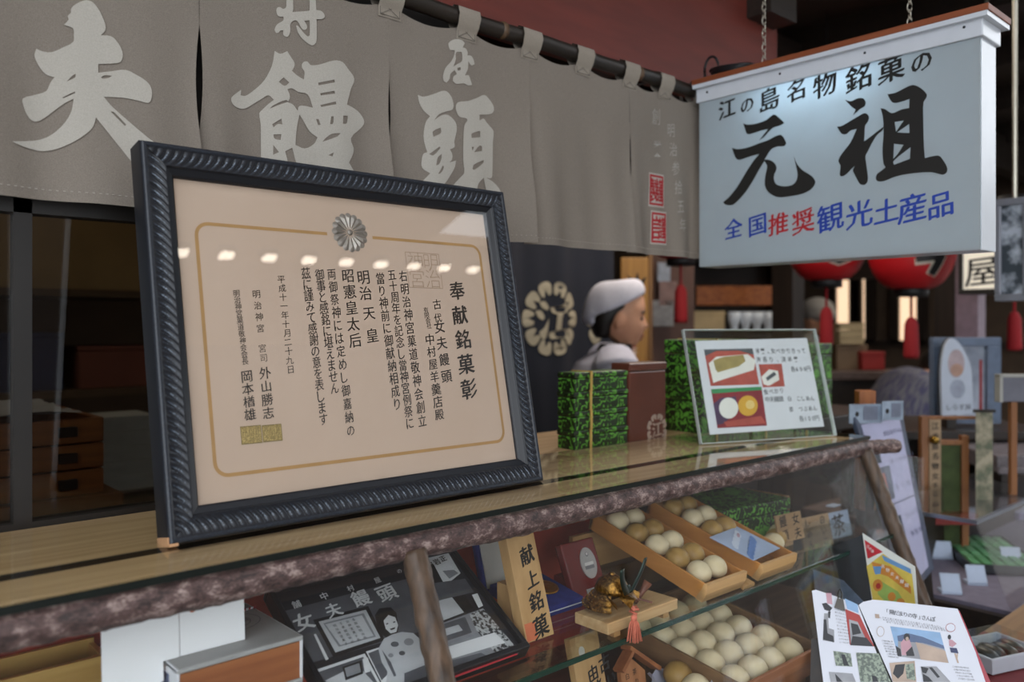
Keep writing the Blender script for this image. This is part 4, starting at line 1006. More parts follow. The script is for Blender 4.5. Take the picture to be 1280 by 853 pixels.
tag_card(975, 680, 26, 34, .80, '女夫饅頭', 'small wooden tag beside the green brocade box', CARDW)
tag_card(1036, 676, 24, 32, .90, '茶', 'pale blue card behind the wooden tag at the case end', mat('pale_blue_card', 'a9bdd6', .5, .03))
for k in range(3):
    bun(None, 1.365+.034*k, .80+.014*k, SHZ+.0165, 'wyw'[k], ('white bun nearest the blue leaflet on the shelf', 'tan bun between two white ones on the shelf', 'white bun by the wooden tag on the shelf')[k], 'buns on the shelf by the tags', .92)
c = at(1035, 640, Y=1.0); bro_box((1.53, .99, H-.33), (.12, .06, .05), 0, 'dim green box on top of the wooden container in the case', cord=False)
# ================================================================ on the counter
for k in range(4):
    bro_box((1.203, 1.094, CT-.0065+.0365*k), (.152, .045, .0362), .02*(k % 2)-.01, 'flat green brocade box left of the brown crest box, %s of the four' % ('lowest', 'second from bottom', 'third from bottom', 'topmost')[k], 'stack of flat green brocade boxes')
def crest_shapes(P, cx, cy, R, n0, b, k=10, only=None):
    for i in (only or range(k)):
        a = PI/2 + 2*PI*(i+.5)/k; o = []
        hs = PI/k*.86
        pts = [(-hs, .80), (-hs*.9, .93), (-hs*.45, 1.0), (hs*.45, 1.0), (hs*.9, .93), (hs, .80), (hs*.92, .66), (hs*.5, .62), (hs*.22, .70), (0, .80), (-hs*.22, .70), (-hs*.5, .62), (-hs*.92, .66)]
        b.flat(P, [smoothloop([(cx+R*r*math.cos(a+q), cy+R*r*math.sin(a+q)) for q, r in pts], 2)], n0)
E_ISL = [[[(205,295),(245,285),(275,330),(265,355),(225,335)]], [[(178,360),(215,355),(243,400),(235,430),(200,410)]], [[(205,520),(245,480),(275,415),(270,480),(255,560),(235,575),(215,555)]],
 [[(285,330),(345,325),(385,300),(408,320),(405,365),(368,380),(355,500),(395,497),(410,530),(400,560),(330,565),(290,575),(275,545),(285,520),(318,510),(330,385),(295,370)]]]
t = thing('crest_box', 'brown lacquered wooden box with a pale round crest between the green stacks', 'box', (1.335, 1.09, CT))
obj('body', B().bx(1.283, 1.402, 1.07, 1.115, CT-.0065, CT+.135, .003), mat('brown_lacquer', '5d3226', .3, .12, 12), t)
obj('lid', B().bx(1.281, 1.404, 1.068, 1.117, CT+.136, CT+.152, .003), mat('brown_lacquer', ''), t)
CBP = Pl((1.283, 1.0697, CT), (1, 0, 0), (0, 0, 1)); b = B(); u, v = CBP.px(821, 537); crest_shapes(CBP, u, v, .033, .0004, b, 8); write(b, CBP, '江', u, v, .032, off=.02)
obj('crest', b, mat('faded_crest', '9a8678', .6, .05), t)
NM = ['left', 'middle', 'right']
for i, (x, zs) in enumerate(((1.595, (.102, .102)), (1.795, (.098, .098)))):
    z = CT-.0065
    for k, h_ in enumerate(zs):
        bro_box((x, 1.10, z), (.185, .10, h_-.001), 0, 'deep green brocade box behind the menu stand, %s of the %s pair' % (('lower', 'upper')[k], ('left', 'right')[i]), 'green brocade boxes behind the menu'); z += h_
t = thing('side_table', 'dark side table behind the end of the glass counter', 'table', (2.1, 1.3, 0))
obj('top', B().bx(1.72, 2.5, 1.08, 1.7, CT-.06, CT-.02, .003), DARKW, t)
for x in (1.76, 2.46):
    for y in (1.12, 1.66): obj('leg', B().bx(x-.03, x+.03, y-.03, y+.03, 0, CT-.06), DARKWZ, t)
for k in range(2):
    bro_box((2.12, 1.20, CT-.02+.10*k), (.20, .16, .098), 0, 'green brocade box with gold cords right of the menu stand, %s one' % ('lower', 'upper')[k], 'green boxes on the side table')
# acrylic menu stand
a = at(876, 557, Z=CT); c = at(1045, 546, Z=CT); U = (c-a); AW = U.length; U.normalize(); Wd = V3((-U.y, U.x, 0))
t15 = math.radians(15.6); AP = Pl(a+V3((0, 0, .002)), U, Wd*math.sin(t15)+V3((0, 0, math.cos(t15)))); AH = .226
t = thing('menu_stand', 'clear acrylic stand with a white menu of sweets, on the counter', 'menu stand', a)
ACR = glass('acrylic', 'fcfefd', .8)
obj('front_plate', B().pb(AP, 0, AW, 0, AH, 0, .003), ACR, t); obj('rear_plate', B().pb(AP, 0, AW, 0, AH, -.006, -.003), ACR, t)
fb = B(); fP = Pl(AP.o, U, Wd); fb.pb(fP, 0, AW, .004, .10, -.002, .0015); obj('foot_plate', fb, ACR, t)
AED = mat('acrylic_edge', 'c4ccca', .2, .05)
b = B()
for q in ((0, .0013, 0, AH), (AW-.0013, AW, 0, AH), (0, AW, AH-.0013, AH), (0, AW, 0, .0012)): b.pb(AP, *q, -.006, .0031)
obj('polished_edge', b, AED, t)
def ac(pts, s=5.33): return [AP.px(830+x/s, 400+y/s) for x, y in pts]
b = B(); b.prism(AP, ac([(210, 140), (955, 120), (1070, 710), (310, 765)]), -.0028, -.0012); pgm = obj('menu_sheet', b, mat('menu_paper', 'd5d6dc', .6, .01), t)
R1 = mat('menu_red', 'b8574c', .5, .12, 30); R2 = mat('menu_dark_red', '8e2f38', .5, .1, 40); Wt = mat('menu_white', 'e3e0da', .5, .02); OL = mat('menu_olive', 'a89660', .5, .1, 40); YL = mat('menu_yellow', 'd6a63c', .5, .05); GNm = mat('menu_green', '3f8f5a', .5, .05); DG = mat('menu_grey', '555a60', .5, .1)
items = [(R1, ac([(268, 197), (592, 190), (637, 430), (312, 440)])), (DG, ac([(268, 197), (592, 190), (600, 232), (500, 205), (350, 208), (276, 240)])), (Wt, ac([(300, 290), (350, 245), (560, 228), (612, 270), (600, 340), (400, 395), (330, 420)])), (OL, ac([(330, 270), (400, 245), (530, 232), (545, 275), (500, 310), (360, 350), (345, 330)])), (R1, ac([(400, 395), (612, 330), (637, 430), (330, 438)])),
 (R2, ac([(315, 465), (652, 455), (688, 705), (358, 722)])), (GNm, ac([(315, 462), (650, 445), (654, 468), (500, 478), (322, 492)])), (mat('menu_purple', '55405e', .5, .1), ac([(330, 560), (380, 520), (480, 510), (500, 600), (400, 690), (356, 700)])), (R1, ac([(400, 680), (650, 640), (680, 690), (420, 712)])), (Wt, ac(oval(432, 588, 64, 70, 24))), (YL, ac(oval(560, 572, 66, 68, 24))), (mat('menu_highlight', 'e6c982', .5, .05), ac(oval(575, 565, 30, 30, 18))),
 (R1, ac([(632, 297), (785, 292), (806, 443), (660, 450)])), (Wt, ac([(650, 380), (700, 330), (760, 340), (770, 400), (700, 440), (665, 430)])), (DG, ac([(680, 385), (735, 345), (750, 365), (690, 408)]))]
decal(AP, items, pgm, 'printed_photos', -.0010, step=.00004)
b = B()
def acl(text, p0, p1, s): 
    q = ac([p0, p1]); m = max(1, len(text)-1)
    for k, ch in enumerate(text):
        if ch != ' ': write(b, AP, ch, q[0][0]+(q[1][0]-q[0][0])*k/m, q[0][1]+(q[1][1]-q[0][1])*k/m, s, off=.004, brush=False, n=-.0008)
acl('羊羹、女べかりきって', (625, 207), (930, 205), .0125); acl('海苔り、済羊羹', (632, 265), (880, 262), .0125); acl('各600円', (862, 328), (965, 324), .013)
acl('食べかり', (680, 480), (785, 470), .012); acl('中夫饅頭', (690, 530), (782, 527), .0125); acl('白 こしあん', (838, 525), (990, 522), .0115); acl('茶 つぶあん', (850, 597), (1008, 588), .0115); acl('各100円', (918, 658), (1022, 654), .013)
obj('menu_writing', b, mat('menu_ink', '3a3c42', .6, 0), pgm)

# ================================================================ people
def skinned(pts, edges, radii, root=0, sub=2):
    me = bpy.data.meshes.new('sk'); me.from_pydata([V3(p) for p in pts], edges, []); o = bpy.data.objects.new('sk', me); C.objects.link(o)
    o.modifiers.new('s', 'SKIN'); d = me.skin_vertices[0].data
    for i, r in enumerate(radii): d[i].radius = r if isinstance(r, tuple) else (r, r); d[i].use_root = (i == root)
    sb = o.modifiers.new('u', 'SUBSURF'); sb.levels = sub
    bpy.context.view_layer.update(); e = o.evaluated_get(bpy.context.evaluated_depsgraph_get()); m2 = bpy.data.meshes.new_from_object(e)
    bpy.data.objects.remove(o); return m2
def fused(meshes, bs, voxel, smooth=4):
    """several closed shapes become one continuous surface"""
    bm = bmesh.new()
    for m in meshes: bm.from_mesh(m)
    for b in bs:
        m = bpy.data.meshes.new('x'); bmesh.ops.recalc_face_normals(b.bm, faces=b.bm.faces); b.bm.to_mesh(m); bm.from_mesh(m)
    me = bpy.data.meshes.new('f'); bm.to_mesh(me); o = bpy.data.objects.new('f', me); C.objects.link(o)
    r = o.modifiers.new('r', 'REMESH'); r.mode = 'VOXEL'; r.voxel_size = voxel; r.use_smooth_shade = True
    s_ = o.modifiers.new('s', 'SMOOTH'); s_.iterations = smooth; s_.factor = .5
    bpy.context.view_layer.update(); e = o.evaluated_get(bpy.context.evaluated_depsgraph_get()); m2 = bpy.data.meshes.new_from_object(e)
    bpy.data.objects.remove(o)
    bm = bmesh.new(); bm.from_mesh(m2); seen = set(); best = []          # the outer skin only
    for v in bm.verts:
        if v in seen: continue
        st = [v]; isl = []; seen.add(v)
        while st:
            x = st.pop(); isl.append(x)
            for e_ in x.link_edges:
                y = e_.other_vert(x)
                if y not in seen: seen.add(y); st.append(y)
        if len(isl) > len(best): best = isl
    keep = set(best); bmesh.ops.delete(bm, geom=[v for v in bm.verts if v not in keep], context='VERTS'); bm.to_mesh(m2); bm.free()
    for p in m2.polygons: p.use_smooth = True
    return m2
def attach(name, me, m, parent):
    me.name = name; me.materials.clear(); me.materials.append(m); o = bpy.data.objects.new(name, me); C.objects.link(o); o.parent = parent; MW[o.name] = MW[parent.name]; return o
SKIN = mat('skin', 'd6a283', .5, .05, 14, hex2='c88f70')
def head_shape(c, pitch=0):
    """head facing +x: levels from the crown to the chin with the profile of a face"""
    lv = [(.112, .020, -.030, .018), (.106, .050, -.062, .045), (.092, .072, -.086, .062), (.070, .086, -.098, .073), (.045, .091, -.102, .077), (.028, .0925, -.100, .0775), (.012, .087, -.096, .077), (-.004, .088, -.090, .075), (-.022, .0885, -.082, .073), (-.034, .0865, -.072, .070), (-.046, .086, -.060, .067), (-.058, .085, -.048, .062), (-.068, .081, -.036, .056), (-.078, .078, -.024, .050), (-.090, .073, -.006, .042), (-.100, .064, .010, .032), (-.105, .050, .022, .020)]
    b = B(); n = 40; rs = []; R = Matrix.Rotation(pitch, 3, 'Y'); c = V3(c)
    for z, f, bk, hw in lv:
        ring = []
        mid = (f+bk)/2; ax = (f-bk)/2
        for k in range(n):
            a = 2*PI*k/n; x = mid+ax*math.copysign(abs(math.cos(a))**.92, math.cos(a)); y = hw*math.copysign(abs(math.sin(a))**.9, math.sin(a))
            g = math.exp(-(y/.011)**2) if math.cos(a) > 0 else 0
            x += g*(.020*math.exp(-((z+.030)/.013)**2)+.010*math.exp(-((z+.010)/.016)**2))          # nose
            g2 = math.exp(-(y/.022)**2) if math.cos(a) > 0 else 0
            x += g2*(.006*math.exp(-((z+.060)/.006)**2)+.005*math.exp(-((z+.073)/.006)**2)-.003*math.exp(-((z+.0665)/.003)**2))
            for s_ in (-1, 1):
                if math.cos(a) > 0: x -= .008*math.exp(-((y-s_*.032)/.014)**2-((z+.004)/.012)**2)      # eye sockets
                if math.cos(a) > 0: x += .004*math.exp(-((y-s_*.034)/.02)**2-((z+.034)/.016)**2)      # cheeks
            ring.append(c + R @ V3((x, y, z)))
        rs.append(ring)
    b.rings(rs)
    for s_ in (-1, 1): b.ball(c + R @ V3((-.004, s_*.077, -.018)), (.017, .008, .031), 12, 8, R @ Matrix.Rotation(.2, 3, 'Y'))
    return b, R
def hand(p, d, side):
    """palm, four curled fingers and a thumb hanging from the wrist p along d"""
    pts = [p-d*.03, p+d*.035, p+d*.085]; ed = [(0, 1), (1, 2)]; rad = [(.022, .020), (.036, .014), (.034, .012)]
    f = V3((1, 0, 0))
    for k in range(4):
        i = len(pts); o = f*(.026-.0175*k); L_ = (.068, .078, .072, .056)[k]
        pts += [p+d*.088+o, p+d*(.088+L_*.5)+o+V3((0, -side*.008, 0)), p+d*(.088+L_*.95)+o+V3((0, -side*.026, 0))]
        ed += [(2, i), (i, i+1), (i+1, i+2)]; rad += [.0095, .0088, .0075]
    i = len(pts); pts += [p+d*.04+f*.036+V3((0, -side*.01, 0)), p+d*.075+f*.050+V3((0, -side*.018, 0)), p+d*.10+f*.046+V3((0, -side*.026, 0))]; ed += [(1, i), (i, i+1), (i+1, i+2)]; rad += [.012, .0105, .009]
    return skinned(pts, ed, rad, 0, 2)
def person(name, label, loc, rz, hgt, top_m, leg_m, bend=0, pitch=0, arms=(.0, .0)):
    """standing figure facing +x; bend leans the trunk forward from the hips"""
    t = thing(name, label, 'person', loc, rz); k = hgt/1.56
    Bd = Matrix.Rotation(bend, 3, 'Y'); hip = V3((0, 0, .80*k))
    def U_(x, y, z): return hip + Bd @ (V3((x, y, z))*k)
    neck = U_(.0, 0, .52); hc = U_(.022+.01*bend, 0, .635)
    sh = [U_(-.005, s_*.165, .475) for s_ in (-1, 1)]
    el = [sh[i]+V3((.02+arms[0]*.20, (-1, 1)[i]*.035, -.27+arms[0]*.06))*k for i in (0, 1)]
    wr = [el[i]+V3((.06+arms[1]*.18, (1, -1)[i]*.01, -.22+arms[1]*.12))*k for i in (0, 1)]
    pts = [hip, U_(0, 0, .16), U_(0, 0, .36), U_(-.005, 0, .46), neck, U_(.012, 0, .58)]; ed = [(0, 1), (1, 2), (2, 3), (3, 4), (4, 5)]
    rad = [(.125*k, .15*k), (.10*k, .125*k), (.115*k, .15*k), (.085*k, .12*k), .052*k, .050*k]
    for i in (0, 1):
        n = len(pts); pts += [sh[i], el[i], wr[i]]; ed += [(3, n), (n, n+1), (n+1, n+2)]; rad += [.052*k, .038*k, .024*k]
        n = len(pts); y = (-1, 1)[i]*.085*k
        pts += [V3((0, y, .74*k)), V3((.015, y, .42*k)), V3((-.01, y, .085*k)), V3((.09, y*1.1, .035*k)), V3((.15, y*1.1, .028*k))]; ed += [(0, n), (n, n+1), (n+1, n+2), (n+2, n+3), (n+3, n+4)]; rad += [.085*k, .056*k, .036*k, .033*k, .024*k]
    hb, R = head_shape(hc, pitch+bend*.8)
    hands = [hand(wr[i], (wr[i]-el[i]).normalized(), (-1, 1)[i]) for i in (0, 1)]
    body = attach('body', fused([skinned(pts, ed, rad)]+hands, [hb], .0055, 3), SKIN, t)
    # clothes: a tunic with sleeves, trousers
    tb = B(); rs = []
    for z, ax, ay, x in ((-.16, .125, .175, .0), (-.02, .125, .172, 0), (.14, .115, .155, 0), (.26, .140, .172, -.012), (.40, .140, .182, -.022), (.475, .105, .150, -.022), (.515, .064, .085, 0)):
        rs.append([U_(x+ax*math.cos(2*PI*q/36)*(1+.012*math.sin(q*2.1+z*30)), ay*math.sin(2*PI*q/36)*(1+.012*math.sin(q*1.7+z*22)), z) for q in range(36)])
    tb.rings(rs)
    for i in (0, 1):
        d_ = V3((0, (1, -1)[i]*.05*k, 0)); tb.tube([sh[i]+d_, sh[i]+V3((0, 0, -.01)), sh[i].lerp(el[i], .5), el[i], el[i].lerp(wr[i], .55)], [.075*k, .078*k, .066*k, .060*k, .052*k], 18)
    top = attach('tunic', fused([], [tb], .008, 5), top_m, t)
    lb = B()
    for i in (0, 1):
        y = (-1, 1)[i]*.085*k; lb.tube([(0, y*.8, .84*k), (0, y, .70*k), (.012, y, .42*k), (-.008, y, .10*k)], [.115*k, .105*k, .078*k, .062*k], 18)
    attach('trousers', fused([], [lb], .010, 4), leg_m, t)
    return t, hc, R, U_, k
HAIR = mat('dark_hair', '1d1815', .45, .2, 120)
def face_bits(t, hc, R):
    for s_ in (-1, 1):
        obj('eye', B().ball(hc+R @ V3((.0775, s_*.032, -.003)), (.006, .013, .0055), 10, 6, R), mat('eye_dark', '1a1412', .3, 0), t, True, local=True)
        obj('eyebrow', B().tube([hc+R @ V3((.086-.010*abs(q)**2, s_*(.031+.015*q), .018+.003*(1-q*q))) for q in (-1, -.5, 0, .5, 1)], .0034, 6), HAIR, t, True, local=True)
    b = B(); b.ball(hc+R @ V3((.0875, 0, -.0605)), (.007, .021, .0055), 12, 6, R); b.ball(hc+R @ V3((.0835, 0, -.0725)), (.007, .019, .0055), 12, 6, R)
    obj('lips', b, mat('lip_red', '8f4b44', .4, .05), t, True, local=True)
LADY = V3((0, 0, 0)); lp = at(765, 407, D=2.9)
t, hc, R, U_, k = person('shop_assistant', 'woman shop assistant in white headscarf and pale tunic, in profile behind the counter', (lp.x, lp.y, 0), YAW, 1.555, mat('pale_lilac_tunic', 'bcbccd', .8, .04, 40), mat('dark_trousers', '2a2c34', .8, .05), 0, .06)
face_bits(t, hc, R)
b = B(); rs = []                                               # hair under the scarf, to the nape
for z, f, bk, hw in ((.085, .060, -.085, .066), (.055, .078, -.102, .079), (.030, .066, -.107, .0815), (.010, .034, -.106, .0815), (-.012, .012, -.104, .080), (-.035, -.012, -.098, .076), (-.06, -.022, -.088, .066), (-.078, -.030, -.075, .048)):
    rs.append([hc+R @ V3(((f+bk)/2+(f-bk)/2*math.cos(2*PI*q/30), hw*math.sin(2*PI*q/30), z)) for q in range(30)])
b.rings(rs); obj('hair', b, HAIR, t, True, local=True)
b = B(); rs = []                                               # headscarf: tight over the brow, gathered and knotted behind
for j in range(13):
    f = j/12; a = -.42+f*PI*.60
    for_ = []
    ring = []
    for q in range(34):
        g = 2*PI*q/34
        base = V3((math.cos(g), math.sin(g), 0))
        lift = f
        # a tilted cap: front edge high on the brow, rear edge low at the nape
        tilt = .034+.058*math.cos(g)
        z0 = tilt*.95
        r = math.cos(lift*PI/2*.985)
        zz = z0*(1-lift)+.124*math.sin(lift*PI/2)+(.0 if lift > 0 else 0)
        x = -.006+(.095 if math.cos(g) > 0 else .122)*math.cos(g)*r**.6-.012*(1-r)
        y = .090*math.sin(g)*r**.6
        cr = 1+.018*math.sin(g*9+f*4)*(1-f)*(1 if math.cos(g) < .2 else .2)
        ring.append(hc+R @ V3((x*cr, y*cr, max(zz, z0))))
    rs.append(ring)
b.rings(rs)
SCF = mat('white_scarf', 'cfcedb', .85, .03, 60)
attach('headscarf', fused([], [b], .006, 4), SCF, t)
b = B()
b.ball(hc+R @ V3((-.080, .0, .010)), (.046, .066, .036), 20, 12, R @ Matrix.Rotation(-.5, 3, 'Y'))
b.ball(hc+R @ V3((-.100, .018, -.012)), (.026, .034, .022), 14, 10, R @ Matrix.Rotation(-.9, 3, 'Y'))
b.ball(hc+R @ V3((-.088, -.026, -.016)), (.024, .030, .024), 14, 10, R @ Matrix.Rotation(-.7, 3, 'Y'))
attach('scarf_knot', fused([], [b], .005, 3), SCF, t)
b = B(); rs = [[U_(.004+(.066-.010*f)*math.cos(2*PI*q/24)+.010*f, (.082-.016*f)*math.sin(2*PI*q/24), .500+.040*f) for q in range(24)] for f in (0, .5, 1)]
b.rings(rs); obj('collar', b, mat('black_collar', '17161a', .8, 0), t, True, local=True)
# ================================================================ further into the shop
DNV = mat('indigo_cloth', '1d2230', .9, .12, 300, hex2='161a26')
q0 = at(560, 400, Y=2.3); q1 = at(766, 400, Y=2.3)
t = thing('indigo_curtain', 'dark indigo cloth curtain with round pale crests behind the shop assistant', 'curtain', ((q0.x+q1.x)/2, 2.3, .7))
ic = lambda x, z: 2.3+.010*math.sin(x*21)+.004*math.sin(x*47+z)
obj('cloth', B().grid(lambda s, v: (q0.x+(q1.x-q0.x)*s, ic(q0.x+(q1.x-q0.x)*s, .7+1.35*v), .7+1.35*v), 60, 10), DNV, t, True)
obj('hanging_rod', B().tube([(q0.x-.1, 2.3, 2.05), (q1.x+.05, 2.3, 2.05)], .012, 10), DARKW, t)
class IC:
    def pt(s, u, v, n=0): return V3((q0.x+u, ic(q0.x+u, v)-n-.004, v))
    def px(s, x, y): p = at(x, y, Y=2.3); return (p.x-q0.x, p.z)
CRM = mat('crest_cream', 'a8a08c', .9, .04)
for px in (689, 759):
    b = B(); u, v = IC().px(px, 398.5); du = .0
    if px == 689:
        crest_shapes(IC(), u, v, .147, 0, b)
        for il in [[smoothloop([IC().px(640+x/6.093, 330+y/6.093) for x, y in lp]) for lp in il] for il in E_ISL]: b.flat(IC(), il, 0)
    else:
        u = IC().px(763, 398)[0]; crest_shapes(IC(), u, v, .147, 0, b, 10, (1, 2, 3))
    obj('crest', b, CRM, t)
def board(px0, py0, px1, py1, D, th=.02):
    """upright board square to the line of sight at its place: plane through the photo corner points"""
    a = at(px0, py1, D=D); c = at(px1, py1, D=D); P = Pl(a, c-a, (0, 0, 1)); return P, (c-a).length, at(px0, py0, D=D).z-a.z
# tall yellow signboard with a black emblem and a red label
P, w_, h_ = board(776, 322, 814, 470, 3.5)
t = thing('tall_signboard', 'tall yellow-brown signboard with a black emblem behind the shop assistant', 'sign', P.o)
obj('board', B().pb(P, 0, w_, -.8, h_, -.03, 0, .004), wood('sign_yellow_wood', 'a87a34', '8a5f22', 2), t)
obj('side_trim', B().pb(P, w_-.012, w_+.006, -.8, h_*1.02, -.035, .006, .002), wood('sign_trim_wood', '7c5526', '5f3f1a', 2), t)
b = B()
for il in ([(.2, .86), (.45, .80), (.55, .88), (.62, .80), (.85, .84), (.70, .72), (.75, .64), (.55, .68), (.40, .62), (.42, .73)],): b.flat(P, [smoothloop([(x*w_, y*h_) for x, y in il])], .001)
obj('emblem', b, INK, t)
lb_ = obj('red_label', B().pb(P, w_*.08, w_*.48, -.02, .16, 0, .002), mat('label_red', '9c2420', .5, .05), t)
b = B(); write(b, P, '唐', w_*.28, .09, .07, off=.018, n=.003); obj('label_writing', b, mat('label_pale', 'd0b8a8', .6, .02), lb_)
# papers pinned behind
for k, (x0_, y0_, x1_, y1_, hx, nm) in enumerate(((822, 328, 838, 352, 'b9c2d0', 'pale blue notice pinned high beside the yellow signboard'), (824, 352, 846, 382, 'a08078', 'pinkish notice pinned beside the yellow signboard'), (816, 376, 842, 408, 'a9a6a4', 'lowest grey white notice pinned beside the yellow signboard'))):
    P, w_, h_ = board(x0_, y0_, x1_, y1_, 4.1); o = obj('notice', B().pb(P, 0, w_, 0, h_, -.003, 0), mat('notice_%d' % k, hx, .6, .15, 30), None); put(o, nm, 'notice', 'notices on the inner partition')
P, w_, h_ = board(812, 318, 868, 520, 4.15)
struct('wall_partition', B().pb(P, 0, w_, -.9, h_+.6, -.05, -.005), mat('brown_partition', '6b4f45', .7, .1, 8))
# cabinet with goods
P, w_, h_ = board(862, 318, 982, 470, 4.9)
t = thing('wall_cabinet', 'dark open wall cabinet with an orange counter board behind the menu stand', 'cabinet', P.o)
obj('back_board', B().pb(P, 0, w_, -.7, h_, -.35, -.33), mat('cabinet_dark', '2b211b', .6, .1), t)
for u in (0, w_*.98): obj('side_panel', B().pb(P, u, u+.03, -.7, h_, -.33, 0), DARKWZ, t)
for v_, nm in ((h_*.985, 'top_board'), (h_*.34, 'shelf'), (-.3, 'base_board')): obj(nm, B().pb(P, .03, w_*.98, v_-.02, v_, -.33, 0), DARKW, t)
obj('counter_board', B().pb(P, .04, w_*.88, h_*.58, h_*.74, -.05, .0, .004), wood('orange_board', 'a8622a', '7c4016', 0), t)
obj('lamp_strip', B().pb(P, w_*.90, w_*.94, h_*.5, h_*.80, -.02, .0), glow('amber_lamp', 'e8963c', .7), t)
def carton(px0, py0, px1, py1, D, hexc, label, dp=.2, group=None, name='carton', hex2=None):
    P, w_, h_ = board(px0, py0, px1, py1, D); t = thing(name, label, 'box', P.o, 0, group); m = mat('card_'+hexc, hexc, .7, .08, 12)
    obj('body', B().pb(P, 0, w_, 0, h_*.82, -dp, 0, .002), m, t); obj('lid', B().pb(P, -.003, w_+.003, h_*.82, h_, -dp-.003, .003, .002), mat('card_'+(hex2 or hexc), hex2 or hexc, .7, .08, 12), t); return t
carton(861, 389, 906, 413, 4.75, 'c0a980', 'cream carton on the cabinet shelf left of the white cups', .15)
for k in range(4):
    p = at(918+14*k, 411, D=4.7); t = thing('white_cup', 'white cup on the shelf above the menu stand, %s from the left' % ('first', 'second', 'third', 'fourth')[k], 'cup', p, 0, 'white cups on the shelf')
    obj('bowl', B().lathe([(0, 0), (.018, 0), (.020, .008), (.034, .05), (.036, .095), (.033, .095), (.03, .05), (.0, .012)], p, 20), mat('glazed_white', 'd4dde8', .15, .02), t, True)
    obj('foot_ring', B().lathe([(0, -.006), (.022, -.006), (.022, .002), (0, .002)], p, 20), mat('glazed_white', ''), t, True)
# lanterns
LRED = mat('lantern_red', 'b5141c', .45, .06, 10); LBLK = mat('lantern_black', '131214', .5, 0); LWHT = mat('lantern_white', 'c9bfae', .6, .02)
def lantern(px, bottom, D, r, hh, label, strokes):
    p = at(px, bottom, D=D); c = p+V3((0, 0, hh)); t = thing('paper_lantern', label, 'lantern', p, 0, 'red paper lanterns')
    def sf(lon, lat, o=0):
        rr = r*max(0, math.cos(lat))**.62*(1+.012*abs(math.sin(lat*22)))+o; return c+V3((rr*math.cos(lon), rr*math.sin(lon), hh*math.sin(lat)))
    ca = math.atan2(CAM.y-p.y, CAM.x-p.x)
    obj('paper_body', B().rings([[sf(2*PI*k/40, -1.36+2.72*j/44) for k in range(40)] for j in range(45)]), LRED, t, True)
    rb_ = r*math.cos(1.36)**.62
    obj('base_ring', B().lathe([(0, -.03), (rb_*1.02, -.03), (rb_*1.04, .01), (0, .012)], c-V3((0, 0, hh*.98)), 24), LBLK, t, True)
    obj('top_ring', B().lathe([(0, -.01), (rb_*1.04, -.01), (rb_*1.02, .03), (0, .03)], c+V3((0, 0, hh*.98)), 24), LBLK, t, True)
    class LS:
        def pt(s, u, v, n=0): return sf(ca+u, v, n)
    b = B(); b2 = B()
    for st, wd in strokes:
        for i in range(len(st)-1):
            for (bb, k, n) in ((b2, 1.45, .002), (b, 1.0, .004)):
                (a0, b0), (a1, b1) = st[i], st[i+1]; L_ = math.hypot(a1-a0, b1-b0); dx, dy = (b1-b0)/L_*wd*k, -(a1-a0)/L_*wd*k; ex, ey = (a1-a0)/L_*wd*.4*k, (b1-b0)/L_*wd*.4*k
                for q in range(6):
                    f0, f1 = q/6, (q+1)/6
                    A0, B0 = a0-ex, b0-ey; A1, B1 = a1+ex, b1+ey
                    bb.flat(LS(), [[(A0+(A1-A0)*f0-dx, B0+(B1-B0)*f0-dy), (A0+(A1-A0)*f1-dx, B0+(B1-B0)*f1-dy), (A0+(A1-A0)*f1+dx, B0+(B1-B0)*f1+dy), (A0+(A1-A0)*f0+dx, B0+(B1-B0)*f0+dy)]], n+i*.0003)
    obj('character_outline', b2, LWHT, t); obj('brush_character', b, LBLK, t)
    z0 = c.z-hh-.02; b = B(); b.tube([(p.x, p.y, z0), (p.x, p.y, z0-.10)], .006, 6); tc_ = obj('tassel_cord', b, mat('tassel_red', '8f0f18', .8, .05), t)
    b = B(); b.lathe([(.012, 0), (.020, -.012), (.026, -.03), (.030, -.15), (.027, -.165), (0, -.165)], (p.x, p.y, z0-.09), 14); obj('tassel', b, mat('tassel_red', ''), t, True)
    obj('hanging_cord', B().tube([(c.x, c.y, c.z+hh), (c.x, c.y, 2.76)], .004, 6), LBLK, t)
lantern(1033, 352, 3.55, .165, .19, 'red paper lantern under the left part of the white sign', [([(.05, -.5), (.35, -.62), (.75, -.45), (.95, -.2)], .10), ([(-.1, .2), (.5, .3)], .1)])
lantern(1139, 363, 3.35, .165, .19, 'red paper lantern under the right part of the white sign', [([(.15, -.35), (.7, -.30)], .13), ([(.7, -.35), (.55, -.75)], .11), ([(-.2, .2), (.5, .3)], .1)])
lantern(851, 325, 3.6, .16, .18, 'red paper lantern mostly hidden by the grey curtain, its tassel beside the assistant', [([(-.2, .2), (.5, .3)], .1)])
lantern(1268, 358, 3.55, .16, .18, 'red paper lantern at the right edge behind the framed painting sign', [([(-.2, .2), (.5, .3)], .1)])
